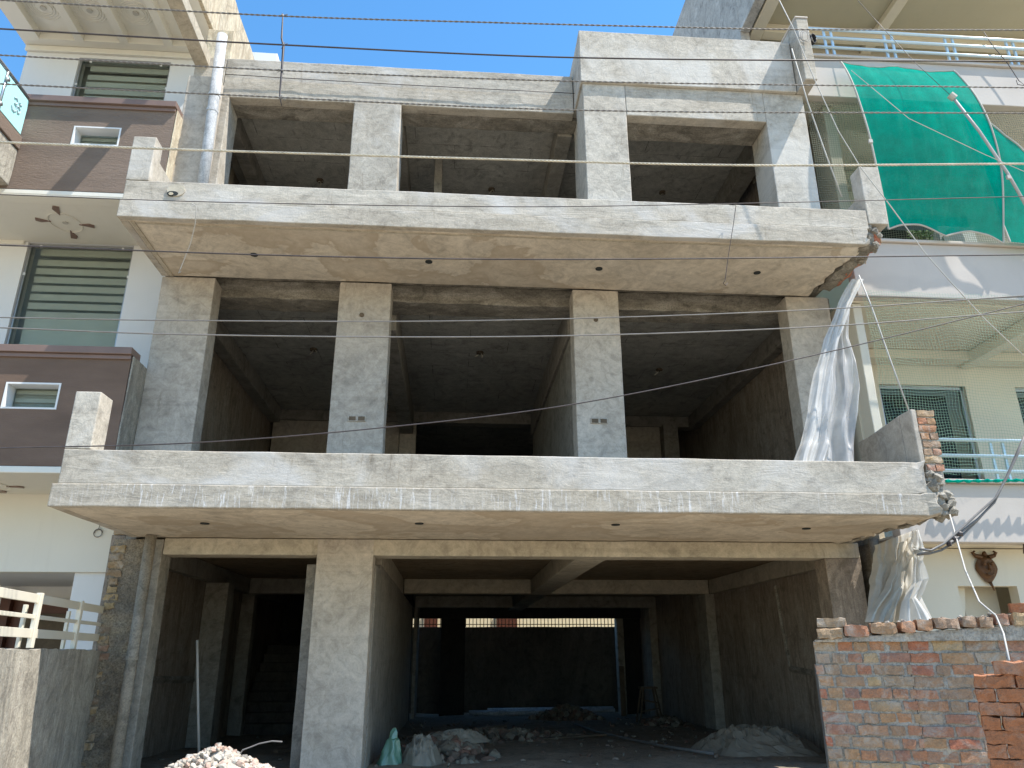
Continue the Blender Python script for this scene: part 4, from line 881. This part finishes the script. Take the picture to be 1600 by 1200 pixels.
# stacked new bricks
sd = Vector((0.80, -0.60, 0)).normalized(); se = Vector((sd.y, -sd.x, 0)); base = Vector((3.47, 5.13, 0))
rows = ['second', 'third', 'fourth', 'fifth', 'sixth', 'seventh', 'eighth', 'ninth']
def sbrick(c, z, l, lab, jit=0.05):
    o = MB().obox((c.x, c.y, z), (sd.x+random.uniform(-jit, jit), sd.y+random.uniform(-jit, jit)), l, 0.11, 0.079, amp=0.014, seg=3).build('brick', 'newbrick')
    o['category'] = 'brick'; o['group'] = 'new bricks stacked at the right edge'; o['label'] = lab
for row in range(8):
    z = 1.425-0.083*row; s0 = 0.0
    if row % 2: sbrick(base+sd*0.053, z, 0.105, 'half length brick at the left end of the %s row of the right stack' % rows[row]); s0 = 0.115
    for k, w_ in enumerate(('left', 'right')):
        sbrick(base+sd*(s0+0.117+k*0.237)+se*random.uniform(-.012, .012), z, 0.228, '%s long brick in the %s row from the top of the right stack' % (w_, rows[row]))
for k, w_ in enumerate(('left', 'right')):
    sbrick(base+sd*(0.24+0.235*k)+se*0.01, 1.508, 0.228, 'sunlit %s brick in the topmost row of the right stack' % w_, 0.08)
sbrick(base-se*0.125+sd*0.15, 1.425, 0.228, 'brick lying in the back layer of the right stack', 0.08)

# ================================================================ CABLES
def interp(pts, n_=80):
    out = []; xs = [p[0] for p in pts]
    for i in range(n_+1):
        x_ = xs[0]+(xs[-1]-xs[0])*i/n_
        for a, b in zip(range(len(pts)-1), range(1, len(pts))):
            if pts[a][0] <= x_ <= pts[b][0]+1e-6: break
        p0 = pts[max(a-1, 0)]; p1 = pts[a]; p2 = pts[b]; p3 = pts[min(b+1, len(pts)-1)]
        t = (x_-p1[0])/(p2[0]-p1[0]); m1 = (p2[1]-p0[1])/(p2[0]-p0[0])*(p2[0]-p1[0]); m2 = (p3[1]-p1[1])/(p3[0]-p1[0])*(p2[0]-p1[0])
        y_ = (2*t**3-3*t*t+1)*p1[1]+(t**3-2*t*t+t)*m1+(-2*t**3+3*t*t)*p2[1]+(t**3-t*t)*m2
        out.append((x_, y_))
    return out
def cable(label, pts, Y, r, mat, twist=0, cat='cable', name='overhead_cable'):
    pts = [(-180, pts[0][1]+(pts[0][1]-pts[1][1])*180/(pts[1][0]-pts[0][0]))]+pts
    e = pts[-1]; f_ = pts[-2]; pts = pts+[(1780, e[1]+(e[1]-f_[1])*180/(e[0]-f_[0]))]
    c = [P(a, b, Y) for a, b in interp(pts)]
    mb = MB()
    if twist:
        n_ = int((c[-1]-c[0]).length/0.018)
        for s_ in range(twist):
            q = []
            for i in range(n_+1):
                t = i/n_*(len(c)-1); k = min(int(t), len(c)-2); p = c[k].lerp(c[k+1], t-k); a = i*0.018/0.11*2*PI/1+2*PI*s_/twist
                q.append(p+Vector((0, math.cos(a), math.sin(a)))*r*0.5)
            mb.tube(q, r*0.55, 5)
    else: mb.tube(c, r, 6)
    o = mb.build(name, mat, smooth=True, label=label, category=cat, group='overhead lines crossing the facade')
    return o
cable('topmost dark overhead cable starting at the upper left corner', [(0, 0), (440, 25), (800, 36), (1080, 43), (1240, 46), (1600, 47)], 5.6, 0.0085, 'cablegrey', 2)
cable('second dark cable from the top, crossing the blue sky', [(0, 45), (440, 70), (900, 90), (1600, 96)], 5.6, 0.0085, 'cable')
cable('third cable from the top, along the concrete roof parapet top', [(0, 86), (440, 110), (900, 127), (1600, 137)], 5.6, 0.008, 'cablegrey', 2)
cable('fourth cable from the top, just above the top storey openings', [(0, 131), (350, 148), (900, 172), (1600, 177)], 5.6, 0.008, 'cablegrey', 2)
cable('thick pale twisted line crossing the top storey openings', [(0, 222), (240, 232), (750, 248), (1150, 258), (1600, 256)], 5.6, 0.011, 'rope', 3)
cable('thin dark wire crossing the upper balcony parapet', [(0, 304), (310, 315), (800, 323), (1150, 318), (1600, 307)], 5.6, 0.004, 'cable')
cable('thin wire crossing under the upper balcony soffit', [(0, 383), (400, 398), (750, 405), (1100, 404), (1600, 398)], 5.6, 0.006, 'cable')
cable('upper of the two grey wires across the first floor columns', [(0, 496), (300, 501), (750, 501), (1250, 485), (1600, 462)], 5.6, 0.005, 'cablegrey')
cable('lower of the two grey wires across the first floor columns', [(0, 512), (300, 523), (800, 526), (1250, 512), (1600, 487)], 5.6, 0.0055, 'cablegrey')
cable('sagging wire rising from the lower left to the right edge', [(0, 700), (300, 692), (600, 668), (900, 631), (1250, 560), (1600, 475)], 5.6, 0.0048, 'cable')

def wire(name, label, pts, r, mat, cat='wire', n_=6, parent=None):
    return MB().tube(pts, r, n_).build(name, mat, parent, smooth=True, label=label, category=cat)
wire('shadow_line_wire', 'thin wire added along the top left parapet as a rope shadow line', [P(352, 116, 8.95), P(480, 124, 8.95), P(640, 133, 8.95), P(780, 140, 8.95), P(900, 146, 8.95)], 0.006, 'cable')  # wire added for the line of a rope's shadow on the parapet
# vertical spacer
sp = [P(442, 22, 5.58), P(440, 60, 5.585), P(443, 72, 5.585), P(440, 112, 5.585), P(437, 150, 5.585), P(440, 165, 5.585)]
S = wire('cable_spacer', 'frayed vertical tie hanging across the top four cables at upper left', sp, [0.006, 0.009, 0.012, 0.010, 0.007, 0.004], 'cable', 'cable tie')
for (a, b) in ((442, 24), (443, 70), (441, 110), (438, 153)):
    m = MB(); c = P(a, b, 5.58); m.rock(c, 0.018)
    for k in range(4):
        t = random.random()*6; m.tube([c, c+Vector((math.cos(t)*0.05, 0.01, math.sin(t)*0.04))], 0.003, 4)
    m.build('binding_knot', 'cablegrey', S)
wire('hanging_wire', 'thin wire drooping with a hook below the upper balcony at left', [P(300, 318, 7.4), P(307, 322, 7.4), P(305, 350, 7.5), P(298, 380, 7.7), P(282, 420, 7.9), P(279, 427, 7.9), P(283, 424, 7.9)], 0.005, 'cord')
wire('hanging_wire', 'dark thin wire with a ring below the upper balcony at right', [P(1140, 320, 7.45), P(1150, 321, 7.5), P(1146, 350, 7.5), P(1138, 400, 7.55), P(1133, 438, 7.55), P(1130, 443, 7.55), P(1134, 446, 7.55), P(1137, 442, 7.55)], 0.004, 'cable')
wire('tie_wire', 'taut white wire running from the end wall down past the corner block', [P(1237, 76, 8.08), P(1262, 160, 8.2), P(1290, 240, 8.2), P(1315, 307, 8.2)], 0.009, 'cord')
wire('stay_wire', 'long white stay wire crossing the right house diagonally', [P(1215, -5, 7.2), P(1240, 45, 7.2), P(1275, 130, 7.2), P(1310, 205, 7.2), P(1345, 262, 7.2), P(1390, 320, 7.2), P(1445, 395, 7.2), P(1485, 440, 7.2), P(1540, 500, 7.2), P(1620, 575, 7.2)], 0.006, 'cord')
wire('cloth_wire', 'thin dark wire running from the pole tip up to the top right railing', [P(1484, 148, 7.75), P(1430, 98, 8.0), P(1385, 50, 8.2), P(1340, 0, 8.3)], 0.004, 'cable')
wire('cloth_thread', 'fine pale thread crossing the green shade cloth', [P(1330, 110, 7.6), P(1420, 185, 7.5), P(1540, 242, 7.5), P(1640, 285, 7.5)], 0.004, 'cord')
wire('white_rope', 'white rope from the broken upper balcony down to the brick parapet end', [P(1342, 430, 7.5), P(1362, 480, 7.4), P(1392, 565, 7.3), P(1420, 641, 7.2)], 0.008, 'cord')
wire('white_rope', 'white rope hanging from the lower balcony end onto the brick stack', [P(1484, 804, 7.1), P(1494, 840, 6.9), P(1508, 890, 6.5), P(1530, 940, 5.95), P(1556, 962, 5.75), P(1568, 990, 5.65), P(1577, 1032, 5.3)], 0.007, 'cord')
bd = MB(); path = [(1437, 863), (1455, 862), (1475, 853), (1500, 835), (1530, 808), (1556, 782), (1575, 745), (1590, 712), (1610, 665)]
for s_ in range(3):
    bd.tube([P(a, b+s_*5-5+3*math.sin(i*1.3+s_*2), 6.9)+Vector((0, 0.02*s_, 0)) for i, (a, b) in enumerate(path)], 0.011, 6)
bd = bd.build('cable_bundle', 'cablegrey', smooth=True, label='bundle of grey cables climbing to the right from the plastic sheet', category='cable bundle')
m = MB()
for (a, b) in ((1483, 850), (1492, 842), (1499, 834)): m.rock(P(a, b, 6.9), 0.035, 0.8)
m.build('tape_knot', 'cable', bd)
ck = MB(); kc = P(1268, 63, 8.38)
for q in range(5): ck.tube([kc+Vector((0.035*math.cos(t*PI/8)+0.004*q, -0.01*q, 0.085*math.sin(t*PI/8))) for t in range(17)], 0.007, 5)
ck.build('cable_coil', 'black', smooth=True, label='black coil of cable hung at the left end of the top railing', category='cable coil')
rc = MB()
for q in range(3):
    c0 = P(1255, 55, 8.12)+Vector((0.02*q, 0, -0.02*q)); rc.tube([c0+Vector((0.07*math.cos(t*PI/8), -0.01*q, 0.10*math.sin(t*PI/8))) for t in range(17)], 0.003, 4)
rc.build('wire_loops', 'cablegrey', smooth=True, label='tangle of thin wire loops on top of the concrete end wall', category='wire')
wire('bent_wire', 'hooked wire hanging on the pale band at the top right edge', [P(1537, 50, 8.4), P(1550, 70, 8.4), P(1575, 100, 8.4), P(1592, 126, 8.4), P(1602, 134, 8.4), P(1590, 132, 8.4), P(1588, 125, 8.4)], 0.006, 'cable')
wire('lamp_bracket', 'dark fitting on the wall at the lower right edge', [P(1585, 843, 8.6), P(1602, 842, 8.6), P(1603, 865, 8.6)], 0.03, 'cable', 'bracket')

# ================================================================ INSIDE THE GARAGE
def fz(y): return 0.42-0.27*min(1, max(0, (y-9)/12.0))
def heap(name, label, cx_, cy_, rx, ry, h, zb, mat, n_, rmin, rmax, cat='rubble'):
    mb = MB()
    def f(u, v):
        a = 2*PI*u; r = v; nz = noise.noise(Vector((math.cos(a)*r*3+cx_, math.sin(a)*r*3, 1)))
        return Vector((cx_+math.cos(a)*r*rx, cy_+math.sin(a)*r*ry, zb+h*(1-r)**0.9*(1+0.3*nz)-0.03))
    mb.grid(f, 36, 12)
    for _ in range(n_):
        a = random.random()*2*PI; r = random.random()**0.7; z = zb+h*(1-r)**0.9
        mb.rock((cx_+math.cos(a)*r*rx, cy_+math.sin(a)*r*ry, z), random.uniform(rmin, rmax), 0.7)
    return mb.build(name, mat, label=label, category=cat, kind='stuff')
heap('rubble_heap', 'sunlit heap of broken mortar and brick chips at the bottom left', -1.64, 6.1, 0.80, 0.6, 0.37, 0.62, 'rubble', 700, 0.01, 0.04)
MB().tube([P(375, 1178, 5.9), P(379, 1172, 5.9), P(390, 1168, 5.9), P(405, 1162, 5.9), P(425, 1158, 5.9), P(441, 1159, 5.9)], 0.005, 5).build('bent_wire', 'cablegrey', label='thin bent wire sticking out of the sunlit rubble heap', category='wire')
heap('debris_heap', 'dim heap of stones and rags behind the front column', -0.1, 10.6, 0.75, 0.7, 0.26, 0.36, 'darkrub', 220, 0.03, 0.11)
heap('debris_heap', 'low dark scatter of stones farther back in the garage', 0.7, 13.5, 1.6, 1.3, 0.16, 0.28, 'darkrub', 260, 0.02, 0.10)
heap('debris_heap', 'dark debris along the right wall of the garage', 4.4, 16.6, 0.6, 1.0, 0.2, 0.2, 'darkrub', 100, 0.03, 0.10)
heap('rag_heap', 'dark brush heap lying in front of the pipes at the back', 2.7, 18.8, 0.9, 0.5, 0.34, 0.15, 'darkrub', 200, 0.04, 0.13)
def crumple(name, label, c, rx, ry, h, mat, cat, seed, fq=3.0):
    def f(u, v):
        a = 2*PI*u; r = v; p = Vector((math.cos(a)*r, math.sin(a)*r, 0)); k = 1+0.22*noise.noise(Vector((math.cos(a)*2, math.sin(a)*2, seed)))
        rd = 1-2*abs(noise.noise(Vector((p.x*fq, p.y*fq, seed)))); rd2 = 1-2*abs(noise.noise(Vector((p.x*fq*2.6, p.y*fq*2.6, seed+4))))
        return Vector((c[0]+p.x*rx*k, c[1]+p.y*ry*k, c[2]-0.02+h*(1-r**2.2)*(0.62+0.38*rd*min(1, r*3)+0.16*rd2*min(1, r*4))))
    return MB().grid(f, 64, 26).build(name, mat, smooth=False, label=label, category=cat)
crumple('tarpaulin', 'crumpled grey tarpaulin heap on the garage floor at right', (4.15, 10.95, 0.34), 0.88, 1.0, 0.36, 'tarp', 'tarpaulin', 3, 4.2)
crumple('sack', 'pale torn sack lying on the debris heap', (-0.32, 10.0, 0.42), 0.26, 0.36, 0.30, 'tarp', 'sack', 8)
crumple('sack', 'grey flattened sack on top of the debris heap', (0.15, 10.9, 0.56), 0.4, 0.3, 0.14, 'tarp', 'sack', 12)
bc = Vector((-0.68, 9.75, 0.40))
def bag(u, v):
    a = 2*PI*u; r = 0.13*(1-v)**0.55*(1+0.1*math.sin(5*a+4*v))*(0.7 if v > .7 else 1)+0.006
    return bc+Vector((math.cos(a)*r+0.05*v+0.02*noise.noise(Vector((a, v*5, 0))), math.sin(a)*r*0.8, 0.40*v+0.01*noise.noise(Vector((a*2, v*7, 2)))))
MB().grid(bag, 30, 26).build('plastic_bag', 'greenbag', label='pale green plastic bag standing against the front column', category='bag')
for i, (a, b, r, lb) in enumerate((((0.6, 20.3), (3.2, 20.1), 0.06, 'long white pipe lying nearest at the back of the garage'), ((0.5, 20.6), (4.2, 20.6), 0.055, 'white pipe lying in the middle of the three at the back'), ((1.0, 21.3), (4.3, 21.25), 0.06, 'white pipe lying farthest back by the rear wall'))):
    MB().tube([(a[0], a[1], 0.24), (b[0], b[1], 0.26)], r, 12).build('loose_pipe', 'pvc', smooth=True, label=lb, category='pipe', group='white pipes on the garage floor')
MB().tube([(2.5, 16.3, 0.30), (2.55, 14.2, 0.34), (2.75, 12.6, 0.38), (3.0, 11.3, 0.40), (3.3, 10.2, 0.43)], 0.02, 8).build('floor_conduit', 'cablegrey', smooth=True, label='thin pale conduit snaking over the garage floor', category='conduit')
MB().tube([(-0.6, 13.3, 0.34), (1.0, 14.4, 0.42)], 0.04, 6).build('timber_pole', 'wood', label='dark timber pole lying on the garage floor at left', category='timber')
MB().obox((4.28, 19.9, 0.7), (0.2, 1), 0.05, 0.12, 1.25, tilt=0.0).build('leaning_plank', 'wood', label='dark plank leaning at the back right of the garage', category='plank').rotation_euler = (0, 0, 0)
q0, q1 = P(308, 1000, 9.9), P(313, 1172, 9.9)
MB().tube([q0, q0.lerp(q1, 0.5)+Vector((-0.01, 0, 0)), q1+Vector((0, 0, -0.1))], 0.016, 8).build('leaning_rod', 'cord', smooth=True, label='thin pale rod leaning upright against the left garage wall', category='rod')
sp_ = thing('wooden_stool', 'dark wooden trestle stool against the right garage wall', 'stool')
sc_ = Vector((4.30, 17.4, 0.2))
MB().box(sc_.x-0.18, sc_.x+0.18, sc_.y-0.15, sc_.y+0.15, 0.90, 0.94).build('seat', 'wood', sp_)
for sx in (-1, 1):
    for sy in (-1, 1): MB().tube([sc_+Vector((sx*0.13, sy*0.1, 0.7)), sc_+Vector((sx*0.25, sy*0.18, 0.0))], 0.022, 6).build('leg', 'wood', sp_)
MB().tube([sc_+Vector((-0.2, -0.15, 0.25)), sc_+Vector((0.2, -0.15, 0.32))], 0.016, 6).tube([sc_+Vector((-0.17, -0.13, 0.48)), sc_+Vector((0.17, -0.13, 0.42))], 0.016, 6).build('stretcher', 'wood', sp_)
m = MB()
for _ in range(420):
    x_, y_ = random.uniform(-3.6, 4.8), random.uniform(9.4, 19); m.rock((x_, y_, fz(y_)+0.01), random.choice((0.012, 0.018, 0.03, 0.045)), 0.5)
m.build('floor_litter', 'darkrub', label='small stones and chips scattered over the garage floor', category='rubble', kind='stuff')
MB().obox((2.0, 13.2, 0.36), (1, 0.5), 1.3, 0.10, 0.03, amp=0.004).build('timber_board', 'wood', label='short flat board lying mid floor in the garage', category='timber')
MB().obox((-2.0, 11.5, 0.42), (1, 1.4), 0.9, 0.08, 0.04, amp=0.004).build('timber_board', 'wood', label='dark board lying before the stairs in the garage', category='timber')
# rear boundary
rb('rear_wall', 'rearw', None, -6, 9, 21.9, 22.1, -0.1, 2.33, st=0.4, amp=0.01)
o = bpy.data.objects['rear_wall']; o['label'] = 'stained boundary wall darkened for shade seen through the open back of the garage'; o['category'] = 'wall'
RR = thing('rear_railing', 'thin barred railing on the dark wall behind the garage', 'railing')
m = MB()
for k in range(70): m.box(-2+0.10*k, -1.980+0.10*k, 21.98, 22.0, 2.33, 2.9)
m.build('bars', 'wood', RR); MB().box(-2.1, 5.2, 21.97, 22.01, 2.39, 2.41).box(-2.1, 5.2, 21.97, 22.01, 2.86, 2.88).build('rail', 'wood', RR)
RH = thing('rear_house', 'sunlit cream house glimpsed through the slit behind the garage', 'house')
bx('wall', 'golden', RH, -8, 18, 29, 29.3, -0.1, 3.8)
MB().box(1.67, 2.42, 28.9, 28.99, 2.3, 3.1).box(-0.97, -0.49, 28.9, 28.99, 2.3, 3.1).build('window', 'doorwood', RH)
